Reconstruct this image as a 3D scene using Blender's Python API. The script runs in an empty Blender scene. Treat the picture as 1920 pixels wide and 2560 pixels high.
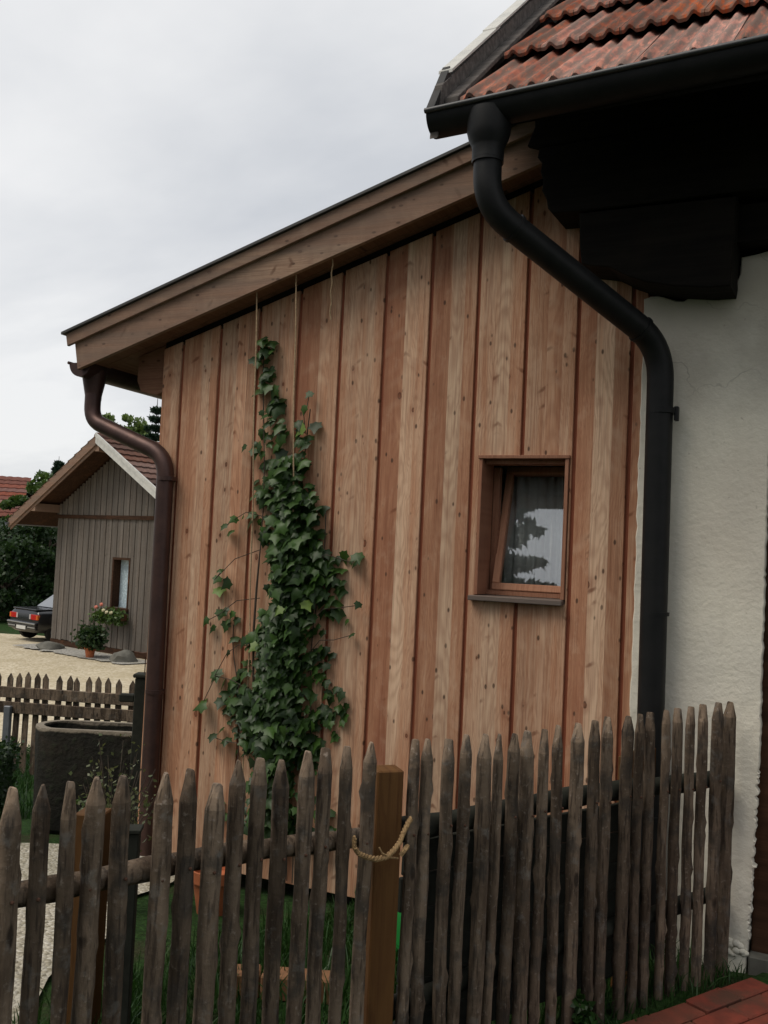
import bpy, bmesh, math, random
import numpy as np
from mathutils import Vector, Matrix, noise as mnoise
random.seed(7); rng = np.random.default_rng(7)
sc = bpy.context.scene
C = sc.collection
R = math.radians

# ------------------------------------------------------------------ camera
YAW, PITCH, ROLL = 0.42026, 0.046353, 0.046513
CAM = Vector((3.37, -4.2057, 1.55))
f0 = Vector((-math.sin(YAW), math.cos(YAW), 0)); r0 = Vector((math.cos(YAW), math.sin(YAW), 0)); u0 = Vector((0, 0, 1))
fw = f0*math.cos(PITCH) + u0*math.sin(PITCH); up = u0*math.cos(PITCH) - f0*math.sin(PITCH)
rt = r0*math.cos(ROLL) + up*math.sin(ROLL); up = up*math.cos(ROLL) - r0*math.sin(ROLL)
cd = bpy.data.cameras.new('camera'); cam = bpy.data.objects.new('camera', cd); C.objects.link(cam)
cam.matrix_world = Matrix(((rt.x, up.x, -fw.x, CAM.x), (rt.y, up.y, -fw.y, CAM.y), (rt.z, up.z, -fw.z, CAM.z), (0, 0, 0, 1)))
cd.sensor_fit = 'VERTICAL'; cd.sensor_height = 24.0; cd.lens = 2328/2560*24.0
cd.clip_end = 2000; cd.clip_start = 0.05
sc.camera = cam

# ------------------------------------------------------------------ light and sky
SUN_EL, SUN_AZ = R(56), R(-42)          # azimuth seen from above, measured from -Y (behind the camera) towards -X
sundir = Vector((math.sin(SUN_AZ)*math.cos(SUN_EL), -math.cos(SUN_AZ)*math.cos(SUN_EL), math.sin(SUN_EL)))
ld = bpy.data.lights.new('sun', 'SUN'); ld.energy = 1.5; ld.angle = R(30); ld.color = (1.0, .92, .8)
lo = bpy.data.objects.new('sun', ld); C.objects.link(lo); lo.rotation_euler = sundir.to_track_quat('Z', 'Y').to_euler()
lo.location = (0, 0, 30)
w = bpy.data.worlds.new('World'); sc.world = w; w.use_nodes = True
nt = w.node_tree; nt.nodes.clear()
def wn(t, **k):
    n = nt.nodes.new(t)
    for a, b in k.items(): setattr(n, a, b)
    return n
sky = wn('ShaderNodeTexSky', sky_type='NISHITA', sun_disc=False, sun_elevation=SUN_EL, sun_rotation=math.atan2(sundir.x, sundir.y))
tc = wn('ShaderNodeTexCoord'); sep = wn('ShaderNodeSeparateXYZ'); nt.links.new(tc.outputs['Generated'], sep.inputs[0])
zz = wn('ShaderNodeMath', operation='MAXIMUM'); nt.links.new(sep.outputs[2], zz.inputs[0]); zz.inputs[1].default_value = 0
za = wn('ShaderNodeMath', operation='ADD'); nt.links.new(zz.outputs[0], za.inputs[0]); za.inputs[1].default_value = .22
dv = wn('ShaderNodeVectorMath', operation='DIVIDE'); nt.links.new(tc.outputs['Generated'], dv.inputs[0])
cmb = wn('ShaderNodeCombineXYZ'); cmb.inputs[2].default_value = 1
nt.links.new(za.outputs[0], cmb.inputs[0]); nt.links.new(za.outputs[0], cmb.inputs[1]); nt.links.new(cmb.outputs[0], dv.inputs[1])
mp = wn('ShaderNodeMapping'); mp.inputs['Scale'].default_value = (.55, 1.0, .35); mp.inputs['Rotation'].default_value = (0, 0, YAW); nt.links.new(dv.outputs[0], mp.inputs[0])
nz = wn('ShaderNodeTexNoise'); nz.inputs['Scale'].default_value = 1.25; nz.inputs['Detail'].default_value = 6; nz.inputs['Roughness'].default_value = .52; nz.inputs['Distortion'].default_value = .25
nt.links.new(mp.outputs[0], nz.inputs['Vector'])
rp = wn('ShaderNodeValToRGB'); nt.links.new(nz.outputs['Fac'], rp.inputs[0])
rp.color_ramp.elements[0].position = .37; rp.color_ramp.elements[0].color = (4.6, 4.75, 5.0, 1)
rp.color_ramp.elements[1].position = .61; rp.color_ramp.elements[1].color = (6.6, 6.6, 6.6, 1)
mx = wn('ShaderNodeMixRGB'); mx.inputs[0].default_value = .93
nt.links.new(sky.outputs[0], mx.inputs[1]); nt.links.new(rp.outputs[0], mx.inputs[2])
bg = wn('ShaderNodeBackground'); bg.inputs[1].default_value = .1; nt.links.new(mx.outputs[0], bg.inputs[0])
wo = wn('ShaderNodeOutputWorld'); nt.links.new(bg.outputs[0], wo.inputs[0])
vs = sc.view_settings; vs.view_transform = 'Standard'; vs.look = 'None'; vs.exposure = 0.46; vs.gamma = 1.0
try: vs.use_curve_mapping = False
except Exception: pass
sc.cycles.use_denoising = True
sc.cycles.max_bounces = 8; sc.cycles.sample_clamp_indirect = 6

# ------------------------------------------------------------------ material helpers
class G:
    def __init__(s, name):
        s.m = bpy.data.materials.new(name); s.m.use_nodes = True; s.t = s.m.node_tree; s.t.nodes.clear()
    def n(s, ty, ins=None, **pr):
        nd = s.t.nodes.new(ty)
        for a, b in pr.items(): setattr(nd, a, b)
        for k, v in (ins or {}).items():
            if hasattr(v, 'is_linked'): s.t.links.new(v, nd.inputs[k])
            else: nd.inputs[k].default_value = v
        return nd
    def obj(s): return s.n('ShaderNodeTexCoord').outputs['Object']
    def pos(s): return s.n('ShaderNodeNewGeometry').outputs['Position']
    def rand(s): return s.n('ShaderNodeObjectInfo').outputs['Random']
    def math(s, op, a, b=0.0, clamp=False): return s.n('ShaderNodeMath', {0: a, 1: b}, operation=op, use_clamp=clamp).outputs[0]
    def sep(s, v): o = s.n('ShaderNodeSeparateXYZ', {0: v}).outputs; return o[0], o[1], o[2]
    def comb(s, x, y, z): return s.n('ShaderNodeCombineXYZ', {0: x, 1: y, 2: z}).outputs[0]
    def vmul(s, v, k): return s.n('ShaderNodeVectorMath', {0: v, 1: k}, operation='MULTIPLY').outputs[0]
    def vadd(s, v, k): return s.n('ShaderNodeVectorMath', {0: v, 1: k}, operation='ADD').outputs[0]
    def noise(s, v, scale=5., detail=4., rough=.55, dist=0., col=False):
        nd = s.n('ShaderNodeTexNoise', {'Vector': v, 'Scale': scale, 'Detail': detail, 'Roughness': rough, 'Distortion': dist})
        return nd.outputs['Color' if col else 'Fac']
    def vor(s, v, scale=5., feature='F1', out='Distance', rnd=1.):
        return s.n('ShaderNodeTexVoronoi', {'Vector': v, 'Scale': scale, 'Randomness': rnd}, feature=feature).outputs[out]
    def ramp(s, f, stops):
        nd = s.n('ShaderNodeValToRGB', {0: f}); el = nd.color_ramp.elements
        while len(el) < len(stops): el.new(.5)
        for e, (p, c) in zip(el, stops):
            e.position = p; e.color = (c[0], c[1], c[2], 1) if hasattr(c, '__len__') else (c, c, c, 1)
        return nd.outputs[0]
    def step(s, f, a, b): return s.n('ShaderNodeMapRange', {0: f, 1: a, 2: b, 3: 0., 4: 1.}, interpolation_type='SMOOTHSTEP').outputs[0]
    def mix(s, f, a, b, blend='MIX'):
        a = (*a, 1) if isinstance(a, tuple) and len(a) == 3 else a; b = (*b, 1) if isinstance(b, tuple) and len(b) == 3 else b
        return s.n('ShaderNodeMixRGB', {0: f, 1: a, 2: b}, blend_type=blend).outputs[0]
    def out(s, col, rough=.7, bump=None, bs=.4, bd=.01, spec=.3, metal=0., **kw):
        ins = {'Base Color': (*col, 1) if isinstance(col, tuple) and len(col) == 3 else col, 'Roughness': rough, 'Specular IOR Level': spec, 'Metallic': metal}
        ins.update(kw)
        if bump is not None: ins['Normal'] = s.n('ShaderNodeBump', {'Height': bump, 'Strength': bs, 'Distance': bd}).outputs[0]
        p = s.n('ShaderNodeBsdfPrincipled', ins); s.t.links.new(p.outputs[0], s.n('ShaderNodeOutputMaterial').inputs[0]); return s.m

def larch(name, pale, mid, red, grey=0.0, greycol=(.2, .18, .16), axis='z', knots=True, dark=1.0, lam=False):
    """sawn larch: grain runs along local Z (or X), local X (or Z) is across the board"""
    g = G(name); v = g.obj(); x, y, z = g.sep(v); rnd = g.rand()
    if axis == 'x': x, z = z, x
    if lam:
        oi = g.n('ShaderNodeObjectInfo'); lr, lg, lb = g.sep(oi.outputs['Color']); la = oi.outputs['Alpha']
        uu = g.math('ADD', g.math('DIVIDE', x, .222), .5)
        s1 = g.math('GREATER_THAN', uu, lr); s2 = g.math('GREATER_THAN', uu, g.math('ADD', g.math('MULTIPLY', lr, .45), .55))
        tone_l = g.math('ADD', g.math('MULTIPLY', lg, g.math('SUBTRACT', 1., s1)), g.math('ADD', g.math('MULTIPLY', lb, g.math('SUBTRACT', s1, s2)), g.math('MULTIPLY', la, s2)))
        rnd = g.math('FRACT', g.math('ADD', rnd, g.math('MULTIPLY', g.math('ADD', s1, s2), .371)))
    off = g.math('MULTIPLY', rnd, 37.0); off2 = g.math('MULTIPLY', rnd, 113.7)
    zo = g.math('ADD', z, off)
    wob = g.math('MULTIPLY', g.math('SUBTRACT', g.noise(g.comb(g.math('MULTIPLY', x, 3.), off2, zo), 1.6, 3, .5), .5), .13)
    wob2 = g.math('MULTIPLY', g.math('SUBTRACT', g.noise(g.comb(g.math('MULTIPLY', x, 9.), off2, zo), 7.5, 2, .5), .5), .035)
    xs = g.math('ADD', g.math('ADD', x, wob), wob2)
    cen = g.math('MULTIPLY', g.math('SUBTRACT', g.math('FRACT', g.math('MULTIPLY', rnd, 17.3)), .5), .12)
    dx = g.math('ABSOLUTE', g.math('SUBTRACT', xs, cen))
    hw = g.math('ADD', .022, g.math('MULTIPLY', g.math('FRACT', g.math('MULTIPLY', rnd, 29.1)), .05))
    sap = g.math('SUBTRACT', 1., g.step(g.math('SUBTRACT', dx, hw), -.006, .008))
    # cathedral rings: the board cuts a tilted trunk
    yy = g.math('ADD', .03, g.math('MULTIPLY', g.math('PINGPONG', g.math('ADD', zo, g.math('MULTIPLY', g.noise(g.comb(off2, 0., zo), .9, 2), 2.)), 1.9), .045))
    rr = g.math('SQRT', g.math('ADD', g.math('MULTIPLY', xs, xs), g.math('MULTIPLY', yy, yy)))
    ring = g.math('ABSOLUTE', g.math('SINE', g.math('MULTIPLY', rr, 420.)))
    ring = g.math('POWER', ring, 3.)
    fib = g.noise(g.comb(g.math('MULTIPLY', x, 130.), off, g.math('MULTIPLY', zo, 2.2)), 1., 4, .6)
    broad = g.noise(g.comb(g.math('MULTIPLY', x, 26.), off2, g.math('MULTIPLY', zo, 1.5)), 1., 4, .6)
    tone = g.math('FRACT', g.math('MULTIPLY', rnd, 7.77))
    base = g.mix(g.step(broad, .3, .72), mid, red)
    base = g.mix(g.math('MULTIPLY', g.step(tone, .35, .95), .65), g.mix(.25, mid, pale), base)
    col = g.mix(g.math('MULTIPLY', sap, g.math('ADD', .35, g.math('MULTIPLY', g.math('FRACT', g.math('MULTIPLY', rnd, 53.)), .5))), base, pale)
    if lam:
        tl = g.math('ADD', g.math('ADD', g.math('MULTIPLY', tone_l, .72), .1), g.math('MULTIPLY', g.math('SUBTRACT', broad, .5), 1.15))
        tl = g.math('ADD', tl, g.math('MULTIPLY', sap, -.12))
        col = g.ramp(tl, [(0., pale), (.42, mid), (.72, (.37, .172, .098)), (1., red)])
    col = g.mix(g.math('MULTIPLY', ring, .3), col, red)
    col = g.mix(g.math('MULTIPLY', g.step(fib, .45, .7), .42), col, g.mix(.5, red, (red[0]*.5, red[1]*.45, red[2]*.4)))
    hgt = g.math('ADD', g.math('MULTIPLY', fib, .5), g.math('MULTIPLY', ring, .3))
    if knots:
        kv = g.comb(g.math('MULTIPLY', x, 10.), g.math('MULTIPLY', rnd, 91.), g.math('MULTIPLY', zo, 5.6))
        kd = g.vor(kv, 1., rnd=.95); kc = g.sep(g.vor(kv, 1., out='Color', rnd=.95))
        has = g.step(kc[0], .28, .32); rad = g.math('ADD', .045, g.math('MULTIPLY', kc[1], .085))
        kr = g.math('DIVIDE', kd, rad)
        kr = g.math('ADD', kr, g.math('MULTIPLY', g.math('SUBTRACT', g.noise(v, 60., 2), .5), .5))
        halo = g.math('MULTIPLY', has, g.math('SUBTRACT', 1., g.step(kr, 1., 2.6)))
        core = g.math('MULTIPLY', has, g.math('SUBTRACT', 1., g.step(kr, .75, 1.05)))
        rim = g.math('MULTIPLY', core, g.step(kr, .5, .8))
        col = g.mix(g.math('MULTIPLY', halo, .4), col, red)
        col = g.mix(g.math('MULTIPLY', core, .8), col, (red[0]*.62, red[1]*.5, red[2]*.42))
        col = g.mix(g.math('MULTIPLY', rim, .55), col, (.035, .018, .012))
        # pin knots
        pv = g.comb(g.math('MULTIPLY', x, 26.), g.math('MULTIPLY', rnd, 57.), g.math('MULTIPLY', zo, 13.))
        pd = g.vor(pv, 1.); pc = g.sep(g.vor(pv, 1., out='Color'))
        pin = g.math('MULTIPLY', g.step(pc[0], .62, .64), g.math('SUBTRACT', 1., g.step(pd, .10, .21)))
        col = g.mix(g.math('MULTIPLY', pin, .85), col, (.055, .027, .018))
        sv = g.comb(g.math('MULTIPLY', x, 7.), g.math('MULTIPLY', rnd, 71.), g.math('ADD', g.math('MULTIPLY', zo, 15.), g.math('MULTIPLY', g.math('ABSOLUTE', x), 9.)))
        sd = g.vor(sv, 1.); sc_ = g.sep(g.vor(sv, 1., out='Color'))
        spk = g.math('MULTIPLY', g.step(sc_[0], .72, .74), g.math('SUBTRACT', 1., g.step(g.math('ADD', sd, g.math('MULTIPLY', g.noise(v, 45., 2), .2)), .16, .34)))
        col = g.mix(g.math('MULTIPLY', spk, .72), col, (red[0]*.6, red[1]*.5, red[2]*.42))
        glow = g.math('MULTIPLY', g.step(sc_[1], .72, .75), g.math('SUBTRACT', 1., g.step(sd, .1, .6)))
        col = g.mix(g.math('MULTIPLY', glow, .22), col, pale)
    stain = g.step(g.noise(g.comb(g.math('MULTIPLY', x, 5.), off, g.math('MULTIPLY', zo, .7)), 1.3, 5, .6), .48, .8)
    col = g.mix(g.math('MULTIPLY', stain, .28), col, (mid[0]*.52, mid[1]*.5, mid[2]*.5))
    bl = g.noise(g.vmul(v, (14., 14., 7.)), 1., 6, .68)
    col = g.mix(g.math('MULTIPLY', g.step(bl, .5, .72), .3), col, (mid[0]*.55, mid[1]*.5, mid[2]*.48))
    col = g.mix(g.math('MULTIPLY', g.step(bl, .5, .3), .22), col, pale)
    if grey > 0:
        gm = g.step(g.noise(g.comb(g.math('MULTIPLY', x, 10.), off, g.math('MULTIPLY', zo, 1.2)), 1., 5, .62), .5-.45*grey, .95-.4*grey)
        col = g.mix(g.math('MULTIPLY', gm, min(1., grey+.25)), col, greycol)
    col = g.n('ShaderNodeHueSaturation', {'Saturation': 1., 'Value': g.math('MULTIPLY', g.math('ADD', .84, g.math('MULTIPLY', g.math('FRACT', g.math('MULTIPLY', rnd, 3.31)), .3)), dark), 'Color': col}).outputs[0]
    return g.out(col, .72, hgt, .35, .002, spec=.2)

M_LARCH = larch('larch cladding', (.64, .45, .31), (.485, .26, .155), (.25, .096, .054), lam=True)
M_GROOVE = larch('larch backing', (.34, .12, .065), (.29, .09, .048), (.2, .055, .03), knots=False)
M_BARGE = larch('larch verge board', (.36, .25, .17), (.27, .16, .11), (.16, .085, .055), grey=.5, greycol=(.16, .12, .095), axis='x')
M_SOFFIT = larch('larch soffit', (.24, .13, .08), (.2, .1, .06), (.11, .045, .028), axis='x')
M_FRAME = larch('larch window frame', (.36, .2, .13), (.30, .14, .085), (.18, .07, .04), knots=False)
M_SASH = larch('oiled sash', (.55, .33, .22), (.46, .22, .13), (.36, .15, .085), knots=False)
M_SILL = larch('weathered sill', (.24, .18, .14), (.18, .125, .1), (.1, .065, .05), grey=.7, greycol=(.13, .11, .1), axis='x', knots=False)
M_POST = larch('impregnated post', (.135, .066, .022), (.11, .05, .016), (.07, .027, .01), knots=False)

def darkwood(name, c, rough=.85):
    g = G(name); v = g.obj(); a = g.noise(g.vmul(v, (2., 30., 30.)), 1., 5, .6); b = g.noise(v, 3., 4)
    col = g.mix(g.step(a, .35, .75), (c[0]*.5, c[1]*.5, c[2]*.5), c)
    col = g.mix(g.math('MULTIPLY', g.step(b, .5, .75), .5), col, (c[0]*1.5, c[1]*1.35, c[2]*1.2))
    return g.out(col, rough, a, .6, .006, spec=.15)
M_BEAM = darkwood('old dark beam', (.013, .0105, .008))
M_DOOR = darkwood('brown stained wood', (.07, .035, .02))
M_VERGE = darkwood('grey verge board', (.15, .135, .125))

def metal(name, c, rough, met, var=.4, spec=.5):
    g = G(name); v = g.obj(); a = g.noise(v, 9., 5, .6); b = g.noise(v, 55., 3, .6)
    col = g.mix(g.math('MULTIPLY', g.step(a, .35, .7), var), c, (c[0]*.45, c[1]*.5, c[2]*.55))
    col = g.mix(g.math('MULTIPLY', g.step(b, .62, .8), .25), col, (c[0]*1.6+.01, c[1]*1.6+.01, c[2]*1.6+.01))
    return g.out(col, g.math('ADD', rough, g.math('MULTIPLY', a, .2)), b, .06, .002, spec=spec, metal=met)
M_BLACKPIPE = metal('black painted sheet', (.012, .0122, .0125), .42, .0, .8, spec=.22)
M_COPPER = metal('brown oxidised copper', (.085, .047, .04), .38, .6, .6)
M_ZINC = metal('white painted verge sheet', (.55, .54, .5), .5, .0, .35)
M_DARKSHEET = metal('dark roof sheet', (.06, .058, .055), .5, .2)
M_GREYSTEEL = metal('galvanised steel', (.2, .21, .23), .5, .5)
M_RUST = metal('rusted iron', (.09, .04, .022), .8, .0)

g = G('lime plaster'); v = g.obj()
a = g.noise(v, 2.2, 5, .55); b = g.noise(v, 45., 5, .65); c_ = g.noise(g.vadd(v, (3, 1, 7)), 1.1, 4, .55)
x, y, z = g.sep(v)
col = g.mix(g.step(a, .35, .7), (.79, .745, .635), (.70, .665, .58))
col = g.mix(g.math('MULTIPLY', g.step(c_, .5, .72), .35), col, (.56, .49, .42))
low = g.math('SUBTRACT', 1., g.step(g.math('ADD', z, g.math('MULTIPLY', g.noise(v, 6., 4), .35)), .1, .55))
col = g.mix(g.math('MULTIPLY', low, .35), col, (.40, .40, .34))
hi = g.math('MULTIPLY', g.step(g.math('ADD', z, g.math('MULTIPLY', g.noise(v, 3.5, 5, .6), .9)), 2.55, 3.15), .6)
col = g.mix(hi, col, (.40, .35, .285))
st_ = g.step(g.noise(g.vmul(v, (9., 9., 1.3)), 1., 5, .62), .55, .75)
col = g.mix(g.math('MULTIPLY', st_, .22), col, (.45, .41, .34))
ck = g.vor(g.vadd(g.vmul(v, (1., 1., 1.15)), g.vmul(g.noise(v, 6., 3, col=True), (.18, .18, .18))), 2.1, feature='DISTANCE_TO_EDGE')
ckm = g.math('MULTIPLY', g.math('SUBTRACT', 1., g.step(ck, .002, .006)), g.math('MULTIPLY', g.step(z, 2.2, 2.45), g.step(c_, .42, .55)))
col = g.mix(g.math('MULTIPLY', ckm, .38), col, (.16, .13, .1))
sp = g.math('MULTIPLY', g.step(g.noise(v, 30., 2), .7, .76), .5)
col = g.mix(sp, col, (.38, .33, .27))
M_PLASTER = g.out(col, .92, g.math('ADD', g.math('ADD', g.math('MULTIPLY', a, 1.6), g.math('MULTIPLY', b, .4)), g.math('MULTIPLY', g.noise(v, 9., 4, .6), 1.1)), .6, .014, spec=.1)

def tilemat(name, c1, c2, c3):
    g = G(name); v = g.obj(); rnd = g.rand(); vo = g.vadd(v, g.comb(g.math('MULTIPLY', rnd, 33.), rnd, 0.))
    a = g.noise(vo, 7., 5, .6); b = g.noise(g.vmul(vo, (60., 8., 20.)), 1., 4, .6)
    col = g.mix(g.step(a, .32, .62), c1, c2)
    col = g.mix(g.math('MULTIPLY', g.step(b, .36, .58), .85), col, c3)
    col = g.mix(g.math('MULTIPLY', g.step(g.noise(vo, 28., 3), .62, .7), .5), col, (.2, .19, .16))
    col = g.n('ShaderNodeHueSaturation', {'Saturation': g.math('ADD', .7, g.math('MULTIPLY', g.math('FRACT', g.math('MULTIPLY', rnd, 7.3)), .4)), 'Value': g.math('ADD', .55, g.math('MULTIPLY', rnd, .8)), 'Color': col}).outputs[0]
    return g.out(col, .95, b, .4, .004, spec=.08)
M_TILE = tilemat('clay roof tile', (.56, .17, .085), (.36, .11, .066), (.18, .135, .11))
M_SHEDTILE = tilemat('old brown tile', (.17, .085, .06), (.13, .06, .045), (.09, .055, .045))
M_FARTILE = tilemat('red far tile', (.24, .085, .06), (.19, .07, .05), (.14, .055, .042))

def picketmat(name, bright):
    g = G(name); v = g.obj(); rnd = g.rand(); vo = g.vadd(v, g.comb(g.math('MULTIPLY', rnd, 50.), 0., g.math('MULTIPLY', rnd, 90.)))
    a = g.noise(g.vmul(vo, (14., 14., 3.)), 1., 5, .62); b = g.noise(vo, 70., 4, .62); c = g.noise(g.vmul(vo, (90., 90., 9.)), 1., 3, .6)
    col = g.mix(g.step(a, .32, .68), (.07*bright, .05*bright, .0355*bright), (.192*bright, .142*bright, .102*bright))
    col = g.mix(g.math('MULTIPLY', g.step(b, .56, .75), .6), col, (.30*bright, .25*bright, .21*bright))
    col = g.mix(g.math('MULTIPLY', g.step(c, .5, .66), .7), col, (.03, .022, .018))
    kd = g.vor(g.vmul(vo, (16., 16., 7.)), 1.); kc = g.sep(g.vor(g.vmul(vo, (16., 16., 7.)), 1., out='Color'))
    kn = g.math('MULTIPLY', g.step(kc[0], .72, .74), g.math('SUBTRACT', 1., g.step(kd, .12, .22)))
    col = g.mix(g.math('MULTIPLY', kn, .8), col, (.022, .016, .013))
    mo = g.step(g.noise(vo, 11., 4, .6), .5, .66)
    col = g.mix(g.math('MULTIPLY', mo, .6), col, (.045, .042, .038))
    mo2 = g.step(g.noise(g.vadd(vo, (5., 2., 8.)), 18., 4, .65), .56, .7)
    col = g.mix(g.math('MULTIPLY', mo2, .45), col, (.17, .16, .145))
    col = g.n('ShaderNodeHueSaturation', {'Value': g.math('ADD', .75, g.math('MULTIPLY', g.math('FRACT', g.math('MULTIPLY', rnd, 9.1)), .55)), 'Color': col}).outputs[0]
    return g.out(col, .9, g.math('ADD', g.math('ADD', b, c), g.math('MULTIPLY', kn, -1.)), .7, .004, spec=.12)
M_PICKET = picketmat('weathered bark picket', .98)
M_PICKTIP = picketmat('cut picket tip', 1.35)
M_REARPICKET = picketmat('weathered rear picket', 1.15)

def leafmat(name, c1, c2, trans=.25, gloss=.45):
    g = G(name); rnd = g.rand(); p = g.pos(); a = g.noise(p, 9., 3); at = g.n('ShaderNodeAttribute', attribute_name='tint').outputs['Fac']
    f = g.math('FRACT', g.math('ADD', at, rnd))
    col = g.mix(f, c1, c2); col = g.mix(g.math('MULTIPLY', g.step(a, .4, .7), .4), col, (c1[0]*.6, c1[1]*.6, c1[2]*.6))
    pr = g.n('ShaderNodeBsdfPrincipled', {'Base Color': col, 'Roughness': gloss, 'Specular IOR Level': .35})
    tr = g.n('ShaderNodeBsdfTranslucent', {'Color': g.mix(.4, col, (c2[0]*1.4, c2[1]*1.5, c2[2]*.5))})
    ms = g.n('ShaderNodeMixShader', {0: trans}); g.t.links.new(pr.outputs[0], ms.inputs[1]); g.t.links.new(tr.outputs[0], ms.inputs[2])
    g.t.links.new(ms.outputs[0], g.n('ShaderNodeOutputMaterial').inputs[0]); return g.m
M_IVY = leafmat('climber leaf', (.014, .036, .008), (.052, .115, .02))
M_IVYNEW = leafmat('young climber leaf', (.16, .24, .05), (.12, .2, .04))
M_LEAFDARK = leafmat('dark shrub leaf', (.014, .034, .012), (.035, .07, .02))
M_LEAFMID = leafmat('green tree leaf', (.045, .085, .022), (.09, .15, .035))
M_LEAFPALE = leafmat('pale tree leaf', (.11, .16, .05), (.17, .24, .07))
M_NEEDLE = leafmat('spruce needle', (.016, .04, .022), (.03, .06, .032), .1)
M_GRASS = leafmat('grass blade', (.014, .045, .01), (.036, .09, .02))
M_DRYHERB = leafmat('seeding herb', (.05, .075, .025), (.16, .17, .09))
g = G('bark'); v = g.obj(); a = g.noise(g.vmul(v, (12., 12., 3.)), 1., 5, .65); M_BARK = g.out(g.ramp(a, [(.3, (.03, .022, .016)), (.7, (.10, .078, .06))]), .9, a, .8, .02)
def plain(name, c, rough=.6, var=.25, scale=8., bs=.15, **k):
    g = G(name); v = g.obj(); a = g.noise(v, scale, 5, .6)
    return g.out(g.mix(g.step(a, .3, .7), c, (c[0]*(1-var), c[1]*(1-var), c[2]*(1-var))), rough, a, bs, .004, **k)
M_ROPE = plain('jute rope', (.42, .27, .13), .9, .5, 160., .6)
M_TWINE = plain('pale twine', (.5, .36, .22), .9, .4, 90., .4)
M_TERRA = plain('terracotta', (.42, .13, .055), .8)
M_GREENP = plain('green plastic', (.02, .22, .045), .4, .2)
M_WHITEP = plain('white plastic', (.62, .58, .52), .45, .2)
M_EDGEBRICK = plain('buff edging brick', (.24, .12, .06), .85, .4, 30., .5)
M_STONE = plain('boulder', (.15, .145, .125), .9, .45, 5., .8)
M_CURTAIN = plain('lace curtain', (.86, .87, .84), .9, .1, 30.)
M_FLOWER = plain('pink flower', (.65, .2, .14), .6)
M_FLOWERW = plain('cream flower', (.6, .55, .35), .6)
M_RUBBER = plain('tyre rubber', (.012, .012, .012), .85)
M_CHROME = metal('bumper chrome', (.5, .5, .5), .25, .9, .2)
M_PLATE = plain('number plate', (.6, .6, .57), .5, .1)
M_TAILR = plain('red tail lamp', (.45, .015, .012), .2, .2, 40.)
M_TAILW = plain('clear tail lamp', (.55, .5, .48), .2, .2, 40.)
M_TAILO = plain('amber tail lamp', (.6, .13, .02), .2, .2, 40.)
M_CARPAINT = plain('black car paint', (.012, .013, .016), .22, .2, 3., .0, spec=.6)
M_DARK = plain('dark room', (.03, .028, .025), .9)
M_CONC = plain('grey screed', (.3, .29, .27), .9, .3)
def glass(name, tint, rough=.02, refl=.12):
    g = G(name)
    lw = g.n('ShaderNodeLayerWeight', {'Blend': .35}).outputs['Fresnel']
    gl = g.n('ShaderNodeBsdfGlossy', {'Color': (.9, .92, .95, 1), 'Roughness': rough}); tr = g.n('ShaderNodeBsdfTransparent', {'Color': (*tint, 1)})
    ms = g.n('ShaderNodeMixShader', {0: g.math('ADD', g.math('MULTIPLY', lw, .8), refl, True)}); g.t.links.new(tr.outputs[0], ms.inputs[1]); g.t.links.new(gl.outputs[0], ms.inputs[2])
    g.t.links.new(ms.outputs[0], g.n('ShaderNodeOutputMaterial').inputs[0]); return g.m
M_GLASS = glass('window glass', (.97, .98, .97), .01, .11)
M_CARGLASS = glass('car glass', (.3, .36, .36), .02, .3)
g = G('lace window blind'); v = g.obj(); a = g.vor(v, 14.); M_LACE = g.out(g.mix(g.step(a, .25, .5), (.50, .60, .66), (.36, .45, .50)), .8)
g = G('mossy concrete'); v = g.obj(); a = g.noise(v, 5., 6, .65); b = g.noise(v, 22., 4, .6); x, y, z = g.sep(v)
col = g.ramp(a, [(.3, (.006, .006, .0045)), (.55, (.013, .0115, .008)), (.75, (.024, .017, .011))])
col = g.mix(g.math('MULTIPLY', g.step(b, .5, .7), .4), col, (.03, .04, .02))
rimm = g.step(g.math('ADD', z, g.math('MULTIPLY', g.math('SUBTRACT', a, .5), .06)), .64, .655)
col = g.mix(g.math('MULTIPLY', rimm, .8), col, (.26, .22, .17)); M_TROUGH = g.out(col, .9, g.math('ADD', a, b), .8, .02)
M_MOSSY = plain('dark mossy timber', (.025, .027, .02), .9, .5, 12., .7)
g = G('water'); M_WATER = g.out((.02, .025, .02), .05, g.noise(g.obj(), 12., 2), .1, .01, spec=.5)

# ground materials
def gravel(name, cs, scale):
    g = G(name); p = g.pos(); d = g.vor(p, scale); cc = g.sep(g.vor(p, scale, out='Color')); n_ = g.noise(p, 1.3, 5, .6)
    col = g.ramp(cc[0], [(0., cs[0]), (.5, cs[1]), (1., cs[2])])
    col = g.mix(g.math('MULTIPLY', g.step(n_, .42, .68), .5), col, cs[3])
    return g.out(col, .95, g.math('SUBTRACT', 1., d), .7, .02, spec=.1)
M_YARD = gravel('pale yard gravel', ((.40, .34, .235), (.50, .43, .31), (.58, .52, .40), (.36, .30, .19)), 18.)
M_PATHG = gravel('garden gravel', ((.30, .27, .20), (.44, .40, .32), (.55, .52, .45), (.2, .19, .13)), 55.)
M_GREYG = gravel('grey drip gravel', ((.24, .24, .22), (.32, .31, .29), (.42, .4, .36), (.3, .27, .2)), 30.)
g = G('lawn and soil'); p = g.pos(); a = g.noise(p, 2.2, 6, .6); b = g.noise(p, 40., 4, .65)
col = g.mix(g.step(b, .35, .65), (.014, .032, .009), (.03, .068, .017)); col = g.mix(g.math('MULTIPLY', g.step(a, .5, .68), .7), col, (.045, .034, .022))
M_GROUND = g.out(col, .95, b, .8, .03, spec=.1)
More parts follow.
